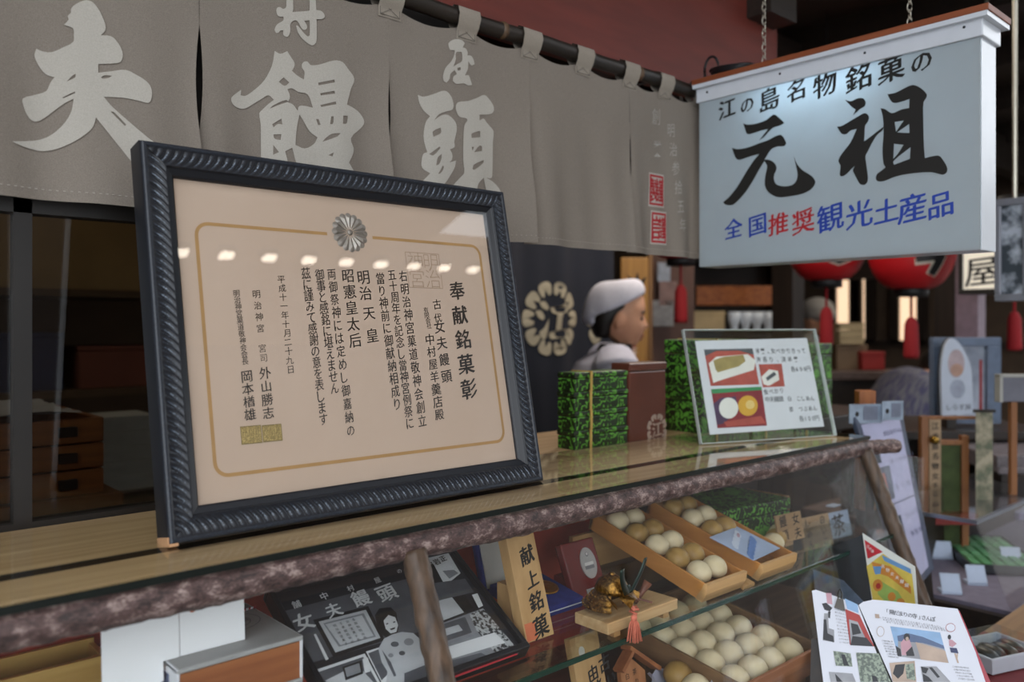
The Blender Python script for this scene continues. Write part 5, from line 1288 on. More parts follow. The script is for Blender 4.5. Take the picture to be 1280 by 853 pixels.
# second assistant seen from behind and a stooping customer
p = at(1031, 407, D=5.25)
t, hc, R, U_, k = person('shop_worker', 'shop worker in a pale grey cap standing far back between the lanterns', (p.x, p.y, 0), YAW+2.2, 1.58, mat('grey_work_coat', '6f6c6a', .8, .06, 30), mat('dark_trousers', ''), .05, .1)
face_bits(t, hc, R)
attach('cap', fused([], [B().ball(hc+R @ V3((-.008, 0, .045)), (.112, .098, .085), 24, 14), B().ball(hc+R @ V3((-.02, 0, .015)), (.112, .095, .06), 24, 12)], .008, 3), mat('grey_cap', '8d8a86', .85, .04), t)
p = at(1118, 407, D=3.9)
t, hc, R, U_, k = person('customer', 'customer in a grey blouse stooping over a counter beyond the menu board', (p.x-.05, p.y+.12, 0), YAW+.35, 1.55, mat('grey_striped_blouse', '6b6a70', .85, hex2='4a4964', scale=26, stretch=(1, 6, .5), contrast=(.45, .55)), mat('dark_trousers', ''), .85, .25, (.5, .3))
face_bits(t, hc, R)
b = B(); b.ball(hc+R @ V3((-.018, 0, .030)), (.100, .092, .088), 24, 14, R); b.ball(hc+R @ V3((-.045, 0, -.02)), (.070, .082, .075), 20, 12, R); attach('hair', fused([], [b], .008, 3), HAIR, t)
# goods around them
for k in range(3): carton(1050, 404+9*k, 1080, 412.5+9*k, 4.72, 'a59472', 'flat pale carton in the small pile under the lit window, %s' % ('top', 'middle', 'bottom')[k], .16, 'flat cartons under the lit window')
carton(1046, 431, 1084, 462.5, 4.74, '6e5a44', 'dull brown carton carrying the small pile of flat cartons', .16)
carton(1078, 440, 1106, 462.5, 4.68, '8f2320', 'red box behind the stooping customer', .12)
t = thing('inner_counter', 'dark counter further inside the shop with boxes on it', 'counter', (4.6, 2.1, 0))
pa = at(1000, 462, D=4.7); pb_ = at(1140, 462, D=4.7); P = Pl((pa.x, pa.y, 0), pb_-pa, (0, 0, 1)); wl_ = (pb_-pa).length
obj('top', B().pb(P, -.3, wl_+.3, pa.z-.05, pa.z-.005, -.18, .16, .004), wood('grey_brown_counter', '5a4a45', '44362f', 0), t)
obj('front_panel', B().pb(P, -.25, wl_+.25, 0, pa.z-.05, -.14, .12), DARKW, t)
# ---- left: the back room behind the window
TRY = wood('steamer_wood', '8a5426', '66391a', 0)
for k in range(3):
    z = 1.10+.046*k; t = thing('steaming_tray', 'wooden steaming tray behind the left window, %s of the stack' % ('lowest', 'middle', 'topmost')[k], 'tray', (.1, 1.7, z), 0, 'stack of wooden trays behind the window')
    for q in ((-.45, .455, 1.60, 1.615), (-.45, .455, 1.93, 1.945), (-.45, -.435, 1.615, 1.93), (.44, .455, 1.615, 1.93)): obj('side_board', B().bx(*q, z, z+.043, .002), TRY, t)
    obj('base', B().bx(-.43, .44, 1.615, 1.93, z, z+.006), TRY, t); obj('handle', B().bx(.38, .41, 1.590, 1.60, z+.012, z+.03, .002), DARKW, t)
t = thing('tray_table', 'low wooden table under the stack of trays behind the window', 'table', (.1, 1.75, 0))
obj('top', B().bx(-.5, .48, 1.57, 1.97, 1.07, 1.10, .002), wood('table_wood', '6e4322', '4e2e16', 0), t)
for x in (-.46, .42):
    for y in (1.59, 1.92): obj('leg', B().bx(x, x+.035, y, y+.035, 0, 1.07), wood('table_leg_wood', '5a371d', '412611', 2), t)
o = obj('white_cloth', B().grid(lambda s, v: (-.46+.88*s, 1.60+.33*v, 1.2395+.010*noise.noise(V3((s*6, v*4, 1)))+.012*noise.noise(V3((s*13, v*9, 4)))+.006), 50, 26), mat('white_cloth', 'a8a8a8', .9, .03), None, True); put(o, 'crumpled white cloth lying on the wooden trays behind the window', 'cloth')
t = thing('storage_rack', 'dark storage rack with boxes deep in the room behind the window', 'rack', (.6, 2.7, 0))
for x in (-.9, .35, 1.5): obj('upright', B().bx(x, x+.04, 2.5, 2.9, 0, 2.2), DARKWZ, t)
for z in (.85, 1.22, 1.50): obj('shelf', B().bx(-.9, 1.54, 2.5, 2.9, z-.02, z), wood('rack_shelf', '5b4630', '423221', 0), t)
def rbox(x0, x1, z, h_, hx, label, y=2.55):
    t = thing('carton', label, 'box', ((x0+x1)/2, y+.12, z)); m = mat('card_'+hx, hx, .75, .08, 10)
    obj('body', B().bx(x0, x1, y, y+.26, z, z+h_-.012, .003), m, t); obj('flap', B().bx(x0-.002, x1+.002, y-.002, y+.13, z+h_-.012, z+h_, .002).bx(x0-.002, x1+.002, y+.131, y+.262, z+h_-.012, z+h_, .002), m, t)
rbox(-.3, .32, 1.50, .26, '80673f', 'big brown carton on the top shelf behind the window, left'); rbox(.42, .98, 1.50, .24, '8a7046', 'big brown carton on the top shelf behind the window, right')
rbox(-.25, .30, 1.22, .09, '6a4a2c', 'low brown carton on the middle shelf behind the window'); rbox(.45, .62, 1.22, .16, '2c3350', 'dark blue carton on the middle shelf behind the window'); rbox(.66, .95, 1.22, .12, '6e3a2a', 'reddish carton on the middle shelf behind the window')
rbox(-.1, .52, .97, .13, '8a6a44', 'wide brown carton on the low shelf behind the window', 2.52)
for k in range(5):
    z = 1.00+.036*k; t = thing('white_box', 'flat white box in the small pile behind the window, %s' % ('lowest', 'second', 'third', 'fourth', 'topmost')[k], 'box', (.66, 2.2, z), 0, 'flat white boxes behind the window')
    obj('body', B().bx(.60, .72, 2.12, 2.26, z, z+.022), mat('white_card_box', 'a9aaa4', .7, .04), t); obj('lid', B().bx(.598, .722, 2.118, 2.262, z+.022, z+.035), mat('white_card_box', ''), t)
t = thing('low_shelf', 'low shelf under the small pile of flat white boxes', 'shelf', (.7, 2.2, 0)); obj('top', B().bx(.40, 1.0, 2.08, 2.35, .97, 1.0), DARKW, t)
for x in (.42, .95): obj('leg', B().bx(x, x+.03, 2.10, 2.33, 0, .97), DARKWZ, t)

# ================================================================ right side: street counter beyond the case
t = thing('street_bench', 'low wooden bench along the street in front of the glass case', 'bench', (1.5, .4, 0))
BZ = H-.61
obj('top', B().bx(.85, 2.3, .18, .595, BZ-.03, BZ, .003), wood('bench_wood', '8a6a45', '6a4e30', 0), t)
for x in (.9, 2.2):
    for y in (.2, .53): obj('leg', B().bx(x, x+.05, y, y+.05, 0, BZ-.03), DARKWZ, t)
# open magazine
mA = at(1015, 738, D=1.32); mB = at(1200, 760, D=1.235); U = mB-mA; Uh = V3((U.x, U.y, 0)).normalized(); Wd = V3((-Uh.y, Uh.x, 0))
MGP = Pl(mA, U, Wd*math.sin(.42)+V3((0, 0, math.cos(.42))))
def mg(pts): return [MGP.px(1000+x/4.571, 720+y/4.571) for x, y in pts]
def clampv(pts, lo): return [(u, max(v, lo)) for u, v in pts]
t = thing('magazine', 'open magazine with photographs clipped on a stand in front of the case', 'magazine', MGP.pt(.1, -.18))
PGM = mat('magazine_paper', 'd3d7e2', .45, .01)
LO = -.172
b = B(); b.prism(MGP, clampv(mg([(68, 86), (90, 80), (210, 120), (332, 168), (500, 600), (620, 930), (150, 930)]), LO), -.006, 0); lpg = obj('left_page', b, PGM, t)
rp_ = mg([(335, 168), (362, 150), (420, 138), (500, 145), (640, 160), (900, 190), (1000, 430), (1150, 880), (640, 930)])
b = B(); b.prism(MGP, clampv(rp_, LO), -.006, .0015); rpg = obj('right_page', b, PGM, t)
b = B(); b.prism(MGP, clampv(mg([(900, 192), (912, 200), (1090, 608), (1190, 880), (1160, 880), (1060, 608)]), LO), -.010, -.002); obj('red_cover_edge', b, mat('cover_red', 'a03040', .4, .05), t)
M = lambda n, hx, **k: mat(n, hx, .45, **k)
IB, IS, IM, IPk, IRd, ITr, IGy, IBg = M('ill_black', '20222a'), M('ill_sky', '8fb4dc'), M('ill_mountain', '54688c'), M('ill_pink', 'c79aa6'), M('ill_red', 'a8322e'), M('ill_trees', '8f9c8c', hex2='5b665e', scale=260, contrast=(.45, .55)), M('ill_grey', '9a9ca2'), M('ill_beige', 'b9a494')
items = [(IPk, mg([(148, 100), (180, 100), (185, 165), (155, 160)])), (IB, mg([(125, 160), (150, 155), (185, 185), (170, 205), (140, 195)])), (IB, mg([(160, 205), (175, 205), (172, 245), (162, 240)])), (IGy, mg([(138, 215), (160, 215), (165, 300), (195, 310), (197, 380), (130, 370)])), (IB, mg([(135, 250), (150, 250), (158, 330), (190, 345), (195, 382), (132, 365)])),
 (IRd, mg([(258, 190), (340, 225), (425, 405), (285, 395)])), (IGy, mg([(280, 250), (330, 265), (385, 380), (290, 385)])), (IB, mg([(290, 270), (330, 280), (350, 330), (300, 340)])), (IB, mg([(300, 345), (380, 355), (420, 405), (288, 398)])), (IS, mg([(255, 130), (330, 165), (335, 215), (270, 190)])),
 (ITr, mg([(190, 430), (290, 445), (300, 520), (205, 515)])), (IB, mg([(235, 450), (255, 450), (280, 515), (250, 515)])), (ITr, mg([(320, 440), (450, 445), (520, 608), (345, 608)])), (IB, mg([(410, 570), (435, 575), (450, 608), (415, 608)])), (IGy, mg([(165, 550), (300, 560), (320, 608), (175, 608)])), (IB, mg([(200, 560), (225, 585), (245, 608), (210, 608)]))]
decal(MGP, [(m, p) for m, p in items], lpg, 'printed_photos', .0004, step=.00003)
items = [(IS, mg([(515, 290), (800, 325), (850, 500), (560, 462)])), (IM, mg([(555, 345), (620, 330), (700, 350), (820, 400), (825, 420), (700, 385), (560, 375)])), (IGy, mg([(560, 375), (700, 385), (825, 420), (850, 500), (560, 462)])), (IBg, mg([(660, 380), (830, 430), (848, 500), (690, 480)])), (IB, mg([(545, 400), (575, 420), (580, 462), (558, 460)])), (IPk, mg([(575, 385), (595, 360), (625, 365), (640, 410), (640, 455), (582, 455)])), (IB, mg(oval(610, 352, 18, 22, 16))), (IB, mg([(605, 440), (640, 405), (655, 460), (610, 460)])), (IBg, mg(oval(612, 362, 9, 12, 12))),
 (IB, mg(oval(853, 352, 10, 14, 12))), (IPk, mg([(850, 365), (870, 368), (895, 390), (870, 410), (852, 400)])), (M('ill_navy', '2c3560'), mg([(855, 412), (895, 415), (905, 445), (862, 440)])), (IBg, mg([(880, 445), (890, 445), (908, 500), (898, 500)])), (IBg, mg([(895, 445), (902, 445), (900, 480), (893, 480)])), (IRd, mg(oval(860, 298, 28, 25, 20))), (PGM, mg(oval(860, 298, 25.5, 22.5, 20))), (IBg, mg(oval(460, 320, 22, 30, 20))), (PGM, mg(oval(460, 320, 19.5, 27, 20))), (IBg, mg([(428, 220), (452, 222), (455, 245), (430, 243)])),
 (IBg, mg([(510, 500), (655, 488), (665, 608), (530, 608)])), (IB, mg([(545, 510), (600, 505), (590, 560), (560, 590), (530, 560)])), (ITr, mg([(600, 510), (650, 500), (660, 600), (610, 590)])), (IGy, mg([(690, 520), (780, 520), (860, 608), (705, 608)])), (IB, mg([(690, 520), (735, 530), (720, 560), (700, 555)])), (IB, mg([(735, 525), (755, 525), (800, 580), (785, 585)])), (IB, mg([(700, 560), (735, 580), (760, 608), (705, 608)]))]
decal(MGP, items, rpg, 'printed_photos', .0019, step=.00003)
b = B()
q = mg([(500, 205), (760, 250)]); tt = '「陽だまりの寺」さんぽ'
for k, ch in enumerate(tt): f = k/(len(tt)-1); write(b, MGP, ch, q[0][0]+(q[1][0]-q[0][0])*f, q[0][1]+(q[1][1]-q[0][1])*f, .0075, off=.012, n=.002, rot=.06, sh=0)
txt = 'この町の海と寺をめぐる小さな旅の一日江の島へ行く道'
for r_ in range(3):
    q = mg([(460+20*r_, 238+14*r_), (800+20*r_, 292+12*r_)])
    for k in range(24): f = k/23; write(b, MGP, txt[(k+7*r_) % 25], q[0][0]+(q[1][0]-q[0][0])*f, q[0][1]+(q[1][1]-q[0][1])*f, .0028, off=0, brush=False, n=.002)
for r_ in range(7):
    q = mg([(470+6*r_, 372+15*r_), (525+6*r_, 378+15*r_)])
    for k in range(7): f = k/6; write(b, MGP, txt[(k+5*r_) % 25], q[0][0]+(q[1][0]-q[0][0])*f, q[0][1]+(q[1][1]-q[0][1])*f, .0026, off=0, brush=False, n=.002)
for r_ in range(5):
    q = mg([(875+8*r_, 520+17*r_), (960+8*r_, 528+17*r_)])
    for k in range(9): f = k/8; write(b, MGP, txt[(k+3*r_) % 25], q[0][0]+(q[1][0]-q[0][0])*f, q[0][1]+(q[1][1]-q[0][1])*f, .0026, off=0, brush=False, n=.002)
obj('printed_text', b, M('text_grey', '55565e'), rpg)
b = B()
for r_ in range(11):
    q = mg([(200+3*r_, 190+19*r_), (255+3*r_, 205+18*r_)])
    for k in range(6): f = k/5; write(b, MGP, txt[(k+4*r_) % 25], q[0][0]+(q[1][0]-q[0][0])*f, q[0][1]+(q[1][1]-q[0][1])*f, .0026, off=0, brush=False, n=.0006)
obj('printed_text', b, M('text_grey', ''), lpg)
u, v = mg([(228, 150)])[0]; b = B(); cp_ = Pl(MGP.pt(u, v, .0), MGP.u, MGP.v); b.prism(cp_, [(-.008, -.010), (.008, -.013), (.005, .004), (-.004, .004)], .0005, .005); b.tube([cp_.pt(-.002, .002, .004), cp_.pt(-.003, .012, .006), cp_.pt(0, .019, .004), cp_.pt(.003, .012, .003), cp_.pt(.002, .002, .002)], .0011, 6)
obj('bulldog_clip', b, mat('clip_metal', '4d4a46', .35, .1, metal=.7), t)
t = thing('book_stand', 'dark easel-like stand holding the open magazine', 'stand', MGP.pt(.1, LO-.01, -.02))
SB = B(); SB.pb(MGP, .0, .19, LO-.004, LO+.10, -.018, -.0105); obj('back_plate', SB, DARKW, t)
SB = B(); SB.pb(MGP, -.0, .20, LO-.010, LO-.003, -.018, .012); obj('ledge', SB, DARKW, t)
fo = MGP.pt(.1, LO-.01, -.012); obj('foot', B().bx(fo.x-.05, fo.x+.06, fo.y-.03, fo.y+.06, BZ, fo.z-.002), DARKW, t)
# flyer and dark leaflet box behind the magazine
fa = at(1079, 668, D=1.50); fb_ = at(1145, 712, D=1.42); U = fb_-fa; Uh = V3((U.x, U.y, 0)).normalized(); Wd = V3((-Uh.y, Uh.x, 0))
FLP = Pl(fa, Uh, Wd*.30+V3((0, 0, .954)))
def fl(pts): return [FLP.px(1050+x/3.16, 490+y/3.16) for x, y in pts]
t = thing('flyer', 'bright yellow and white flyer with a red corner standing behind the magazine', 'flyer', FLP.pt(.03, -.2))
b = B(); b.prism(FLP, fl([(88, 558), (295, 690), (308, 870), (330, 1060), (165, 1040), (130, 850)]), -.0015, 0); sh_ = obj('sheet', b, mat('flyer_paper', 'd8dcd6', .4, .02), t)
FY1, FO, FB_, FG = M('flyer_yellow', 'dcc55a'), M('flyer_orange', 'cf8a3c'), M('flyer_blue', '6f9fd0'), M('flyer_green', '9ab860')
items = [(FY1, fl([(105, 690), (170, 640), (285, 720), (300, 853), (135, 850)])), (IRd, fl([(100, 590), (168, 632), (112, 660)])), (M('flyer_red', 'c02c38'), fl([(97, 585), (170, 633), (109, 658)])), (FB_, fl([(165, 645), (280, 700), (282, 720), (175, 668)])), (FO, fl([(125, 672), (200, 690), (280, 770), (282, 800), (190, 730), (135, 712)])), (FB_, fl([(130, 690), (165, 690), (160, 720), (140, 722)])), (FG, fl([(150, 740), (230, 790), (260, 840), (200, 850), (150, 800)])), (FO, fl(oval(150, 765, 20, 24, 14))), (FO, fl(oval(205, 810, 16, 18, 14))), (IRd, fl(oval(152, 768, 10, 12, 12))), (FO, fl(oval(240, 830, 16, 14, 14)))]
decal(FLP, items, sh_, 'printed_pictures', .0003, step=.00003)
b = B()
for k, ch in enumerate('江の島'): q = fl([(112+9*k, 612+9*k)])[0]; write(b, FLP, ch, q[0], q[1], .006, off=.008, n=.0012)
for k, ch in enumerate('名物女夫饅頭'): q = fl([(170+19*k, 690+15*k)])[0]; write(b, FLP, ch, q[0], q[1], .007, off=.01, n=.0012)
obj('flyer_writing', b, mat('label_white', 'e4e2de', .5, 0), sh_)
b = B(); b.box(FLP.pt(.035, -.14, -.012), (.05, .006, .05)); lo_ = FLP.pt(.045, -.19, -.01); b.bx(lo_.x-.03, lo_.x+.03, lo_.y-.03, lo_.y+.03, BZ, lo_.z+.01); obj('holder_foot', b, DARKW, t)
t = thing('leaflet_box', 'dark leaflet box standing left of the bright flyer', 'box', at(1045, 720, D=1.42))
DK1 = mat('dark_grey_board', '2f3236', .4, .1)
b = B(); b.prism(FLP, fl([(-110, 640), (86, 562), (128, 845), (128, 1000), (-80, 1000), (-95, 800)]), -.030, -.004); obj('body', b, DK1, t)
b = B(); b.prism(FLP, fl([(-110, 700), (10, 745), (90, 830), (0, 860), (-100, 800)]), -.0038, -.002); obj('blue_leaflet', b, mat('leaflet_grey_blue', '6f7f96', .4, .15, 60), t)
# lunch box on a red cloth at the right
c_ = at(1243, 818, Z=BZ+.02)
o = obj('red_mat', B().grid(lambda s, v: (c_.x-.10+.26*s, c_.y-.13+.20*v, BZ+.002+.002*noise.noise(V3((s*5, v*5, 0)))), 20, 14), mat('red_cloth', '6d2226', .8, .1), None, True); put(o, 'dark red cloth under the clear lunch box at the right edge', 'cloth')
t = thing('lunch_box', 'clear-lidded plastic lunch box on a red cloth at the right edge', 'food box', (c_.x, c_.y, BZ+.005), math.radians(-20))
b = B(); b.rings([[(x*f, y*f, z) for x, y in ((-.06, -.042), (.06, -.042), (.06, .042), (-.06, .042))] for f, z in ((.88, 0), (1, .028), (1.06, .028), (1.06, .031), (.98, .031), (.86, .006))]); obj('tray', b, mat('white_plastic', 'b4bac4', .3, .03), t, local=True)
b = B(); b.rings([[(x*f, y*f, z) for x, y in ((-.06, -.042), (.06, -.042), (.06, .042), (-.06, .042))] for f, z in ((1.05, .032), (.97, .032), (.88, .050))], True); obj('clear_lid', b, ACR, t, local=True)
b = B()
for k in range(4): b.ball((-.036+.024*k, -.01+.006*(k % 2), .024), (.013, .028, .012), 12, 8)
obj('food', b, mat('dark_food', '3a3630', .4, .25, 80), t, True, local=True)
# second glass-topped case
SZ = H-.66
t = thing('second_case', 'low glass-topped case of trays beyond the first display case', 'display case', (2.6, .85, 0))
SX0, SY1 = 2.08, .935
obj('base_cabinet', B().bx(SX0, 3.6, .62, SY1, 0, SZ), DARKW, t)
obj('display_floor', B().bx(SX0+.02, 3.58, .63, SY1-.01, SZ, SZ+.01), mat('grey_lilac_cloth', '6a6474', .85, .08, 40), t)
S2 = Pl((SX0, .625, SZ+.012), (1, 0, 0), (0, .08, .2)); y2 = .702; z2 = SZ+.205
obj('front_glass', B().pb(S2, 0, 3.6-SX0, 0, .208, -.002, .002), GLASS, t)
obj('upper_glass', B().bx(SX0, 3.6, y2, SY1, z2-.003, z2+.002), GLASS, t)
b = B(); b.bx(SX0, 3.6, .618, .624, SZ, SZ+.016); b.bx(SX0, 3.6, y2-.004, y2+.004, z2-.005, z2+.004); b.bx(SX0-.004, SX0+.002, y2-.004, SY1, z2-.005, z2+.004)
obj('metal_edge', b, mat('brushed_steel', '8f97a6', .3, .05, metal=.8), t)
obj('rear_board', B().bx(SX0, 3.6, SY1-.01, SY1, SZ, z2-.004), DARKW, t)
t = thing('low_table', 'low dark table behind the second case with flat glossy packs on it', 'table', (3.2, 1.2, 0))
obj('top', B().bx(2.75, 3.9, .95, 1.5, SZ-.03, SZ+.008, .003), wood('grey_brown_counter', '', ''), t)
for x in (2.78, 3.82):
    for y in (.97, 1.43): obj('leg', B().bx(x, x+.05, y, y+.05, 0, SZ-.03), DARKWZ, t)
# tray of green sweets in it
gc = [at(x, y, Z=SZ+.03) for x, y in ((1168, 668), (1208, 640), (1262, 672), (1212, 708))]
GU = (gc[3]-gc[0]); GV = (gc[1]-gc[0]); gP = Pl(gc[0], GU, V3((0, 0, 1)).cross(GU)); gw, gh = GU.length, abs(GV.dot(gP.v))
if gP.n.z < 0: gP.n = -gP.n
t = thing('sweets_tray', 'dark tray of green wrapped sweets in the second glass case', 'tray', gc[0])
obj('base', B().pb(gP, 0, gw, 0, gh, -.016, -.010), DK1, t)
for q in ((0, gw, 0, .006), (0, gw, gh-.006, gh), (0, .006, .006, gh-.006), (gw-.006, gw, .006, gh-.006)): obj('rim', B().pb(gP, *q, -.010, .006), DK1, t)
gb = B(); nu, nv = 3, 6; GRN = mat('green_wrapper', '5f9a6a', .35, .15, 60)
gme = None
for i in range(nu):
    for j in range(nv):
        cu, cv = .008+(gw-.016)*(i+.5)/nu, .008+(gh-.016)*(j+.5)/nv
        if gme is None:
            b = B(); b.box((0, 0, 0), ((gw-.016)/nu*.92, (gh-.016)/nv*.8, .014), None, .003); r0 = obj('wrapped_sweet', b, GRN, None); gme = r0.data; o = r0
        else:
            o = r0.copy(); C.objects.link(o)
        o.location = gP.pt(cu, cv, -.002); o.rotation_euler = gP.R.to_euler(); put(o, 'green wrapped sweet in the dark tray of the second case', 'sweet', 'green wrapped sweets in the tray')
PB = mat('pale_pack', '8f96ac', .3, .15, 25, hex2='70688a')
for k, (x, y) in enumerate(((1232, 632), (1276, 640))):
    c_ = at(x, y, Z=SZ+.02); t = thing('sweets_pack', ('flat bluish glossy pack behind the green sweets', 'flat bluish glossy pack at the right edge behind the green sweets')[k], 'pack', (c_.x, c_.y, SZ+.01), -.3)
    obj('pack', B().box((0, 0, .015), (.20, .13, .028), None, .006), PB, t, local=True); obj('label', B().box((.02, .0, .0298), (.09, .07, .0012)), mat('pack_label', 'a7b4cc', .35, .06, 40), t, local=True)
PLC = mat('clear_card', 'b8c6dc', .2, .04)
for k, (x, y, sx_, lab) in enumerate(((1172, 690, .08, 'long pale acrylic price holder left of the green sweets'), (1266, 698, .05, 'small white price holder in front of the green sweets'), (1190, 733, .045, 'pale price card lying at the front of the second case, left'), (1222, 722, .045, 'pale price card lying at the front of the second case, right'))):
    c_ = at(x, y, Z=SZ+.03); t = thing('price_holder', lab, 'price card', (c_.x, c_.y, SZ+.01), -.9)
    obj('card', B().box((0, .01, .025), (sx_, .003, .045), rotx(-.5), .0006), PLC, t, local=True); obj('foot', B().box((0, .016, .003), (sx_, .035, .006)), PLC, t, local=True)
# tall slanted menu board
eA = at(1135, 728, D=1.86); eT = at(1072, 516, D=1.95); 
EP = Pl(eA, at(1165, 690, D=1.95)-eA, (0, .3, 1)); 
def ep(pts): return [EP.px(1050+x/3.16, 490+y/3.16) for x, y in pts]
t = thing('menu_board', 'tall slanted white menu board with food photographs beyond the rail end', 'menu board', EP.o)
b = B(); b.prism(EP, ep([(60, 100), (250, 90), (375, 700), (270, 820)]), -.012, -.002); obj('back_board', b, mat('grey_blue_board', '4a5264', .4, .08), t)
b = B(); b.prism(EP, ep([(85, 130), (235, 105), (350, 690), (265, 790)]), -.0018, 0); sh_ = obj('menu_sheet', b, mat('menu_lilac_paper', 'a9aac6', .6, .02), t)
BRr = M('food_pink', 'b07a70'); items = [(M('food_dark', '3b4450'), ep([(95, 230), (150, 215), (165, 280), (110, 290)])), (M('food_grey', '6d7280'), ep([(122, 310), (195, 290), (218, 420), (165, 440)])), (BRr, ep([(140, 330), (175, 320), (195, 400), (160, 425)])), (M('rule_grey', '70728a'), ep([(163, 462), (300, 402), (302, 407), (165, 468)])), (M('food_dark', ''), ep([(175, 520), (238, 485), (268, 600), (205, 660)])), (M('food_red', '9c3a40'), ep(oval(235, 600, 20, 26, 14))), (M('food_pale', 'b0a8a8'), ep([(185, 560), (200, 500), (212, 510), (200, 580)]))]
decal(EP, items, sh_, 'printed_photos', .0003, step=.00003)
b = B()
for r_, (p0, p1, tx) in enumerate((((205, 275), (285, 245), 'たこせんべい'), ((225, 375), (290, 350), '各三百円'), ((262, 490), (310, 460), '生しらす丼'), ((285, 560), (330, 535), '海苔羊羹'), ((175, 165), (235, 150), '本日のおすすめ'))):
    q = ep([p0, p1])
    for k, ch in enumerate(tx): f = k/(len(tx)-1); write(b, EP, ch, q[0][0]+(q[1][0]-q[0][0])*f, q[0][1]+(q[1][1]-q[0][1])*f, .014, off=0, brush=False, n=.0008)
obj('menu_writing', b, M('menu_text', '5c5d78'), sh_)
pb2 = EP.pt(*ep([(300, 760)])[0]); b = B(); b.tube([EP.pt(*ep([(150, 260)])[0], -.016), (pb2.x+.02, pb2.y+.16, 0)], .011, 8); b.tube([EP.pt(*ep([(265, 800)])[0], -.012), (pb2.x-.02, pb2.y-.03, 0)], .011, 8); b.tube([EP.pt(*ep([(360, 700)])[0], -.012), (pb2.x+.1, pb2.y-.06, 0)], .011, 8); obj('easel_leg', b, DARKW, t)
kp = Pl(at(1074, 512, D=2.05), RT, UP); b = B(); b.pb(kp, 0, .042, -.25, .046, -.03, 0, .002); obj('wooden_post', b, wood('orange_post', 'a5622f', '854a20', 2), t)
for x, y, w_ in ((1062, 530, .085), (1103, 526, .055)):
    P = Pl(at(x, y, D=1.93), RT+FW*.2, UP+RT*.12); pl_ = obj('clip_plate', B().pb(P, 0, w_, 0, .045, -.004, 0, .001), mat('silver_card', 'a9b9cc', .25, .15, 30, metal=.3), t, label='silvery clip plate')
    b = B(); b.flat(P, [oval(w_*.22, .022, .005, .006)], .0006); obj('hole', b, INK, pl_); obj('inset', B().pb(P, w_*.42, w_*.85, .008, .04, 0, .0015), mat('inset_grey', '6f7688', .5, .1), pl_)
# wooden calligraphy frame behind the menu board
P, w_, h_ = board(1152, 521, 1222, 640, 2.35)
t = thing('calligraphy_stand', 'wooden framed stand with a brushed paper strip beyond the menu board', 'stand', P.o)
FWD = wood('frame_brown_wood', '8a5a32', '6a4020', 2)
for q, nm in (((0, .02, -P.o.z, h_), 'post'), ((.115, .135, -P.o.z, h_*.80), 'post'), ((.02, .115, h_*.70, h_*.75), 'crossbar'), ((.02, w_, h_*.97, h_), 'top_bar')): obj(nm, B().pb(P, *q, -.02, 0, .0015), FWD, t)
ps = obj('paper_strip', B().pb(P, .022, .055, -.0, h_*.97, -.004, .0), mat('aged_paper', '9c8468', .7, .1, 30), t)
b = B()
for k, ch in enumerate('江の島名物女夫饅頭'): write(b, P, ch, .0385, h_*(.90-.105*k), .021, off=.02, n=.0006)
obj('strip_writing', b, INK, ps)
obj('wall_panel', B().pb(P, .055, .115, -.1, h_*.70, -.016, -.01), mat('moss_green', '3c4a22', .8, .2, 30), t)
b = B(); b.lathe([(0, 0), (.009, 0), (.012, .006), (.007, .012), (.010, .02), (0, .024)], P.pt(.030, h_*.76, .002), 14, P.R); obj('gold_fitting', b, mat('brass', 'b08a3c', .25, .1, metal=.8), t, True)
obj('base', B().pb(P, -.01, w_*.9, -.03, .0, -.05, .03), mat('red_lacquer', '7d2420', .35, .08), t)
P2, w2, h2 = board(1220, 514, 1241, 580, 2.3); t = thing('paper_banner', 'narrow printed paper hanging beside the grey plank shelf', 'banner', P2.o); obj('sheet', B().pb(P2, 0, w2, -.1, h2, -.002, 0), mat('banner_paper', 'a59c86', .6, hex2='5d6350', scale=30, contrast=(.4, .6)), t)
obj('hanging_bar', B().pb(P2, -.006, w2+.006, h2-.004, h2+.004, -.006, .004), DARKW, t)
# grey plank shelf at the right edge
P, w_, h_ = board(1238, 545, 1300, 575, 2.4)
t = thing('plank_shelf', 'weathered grey plank shelf at the right edge', 'shelf', P.o)
obj('plank', B().pb(P, -.01, w_+.2, -.03, .02, -.25, .05, .006), wood('grey_plank', '6b6468', '4d474a', 0), t); obj('bracket', B().pb(P, .02, .06, z2+.003-P.o.z, -.03, -.04, .02), DARKWZ, t); obj('bracket', B().pb(P, w_, w_+.05, z2+.003-P.o.z, -.03, -.04, .02), DARKWZ, t)
obj('front_lip', B().pb(P, -.012, w_+.2, -.032, -.012, .05, .062, .004), wood('grey_plank', '', ''), t)
# big blue-grey picture frame, leaf-shaped board and small sign
P, w_, h_ = board(1165, 422, 1250, 530, 2.75)
t = thing('picture_frame', 'large blue-grey picture frame standing behind the leaf-shaped board', 'picture', P.o)
FRB = mat('blue_grey_frame', '5c6a80', .3, .08)
for q in ((0, w_, h_*.90, h_), (0, w_*.16, 0, h_*.90), (w_*.80, w_, 0, h_*.90), (w_*.16, w_*.80, 0, .02)): obj('frame_bar', B().pb(P, *q, -.02, .008, .002), FRB, t)
obj('print', B().pb(P, w_*.16, w_*.80, .02, h_*.90, -.014, -.010), mat('pale_print', 'a9b2c2', .35, .15, 12, hex2='7b8494'), t)
obj('red_margin', B().pb(P, w_*.72, w_*.76, .02, h_*.74, -.0098, -.008), mat('label_red', ''), t)
obj('glass_pane', B().pb(P, w_*.16, w_*.80, .02, h_*.90, -.004, -.002), GLASS, t)
P, w_, h_ = board(1176, 423, 1216, 522, 2.66)
t = thing('leaf_board', 'white leaf-shaped board with a printed bowl, standing before the picture frame', 'sign', P.o)
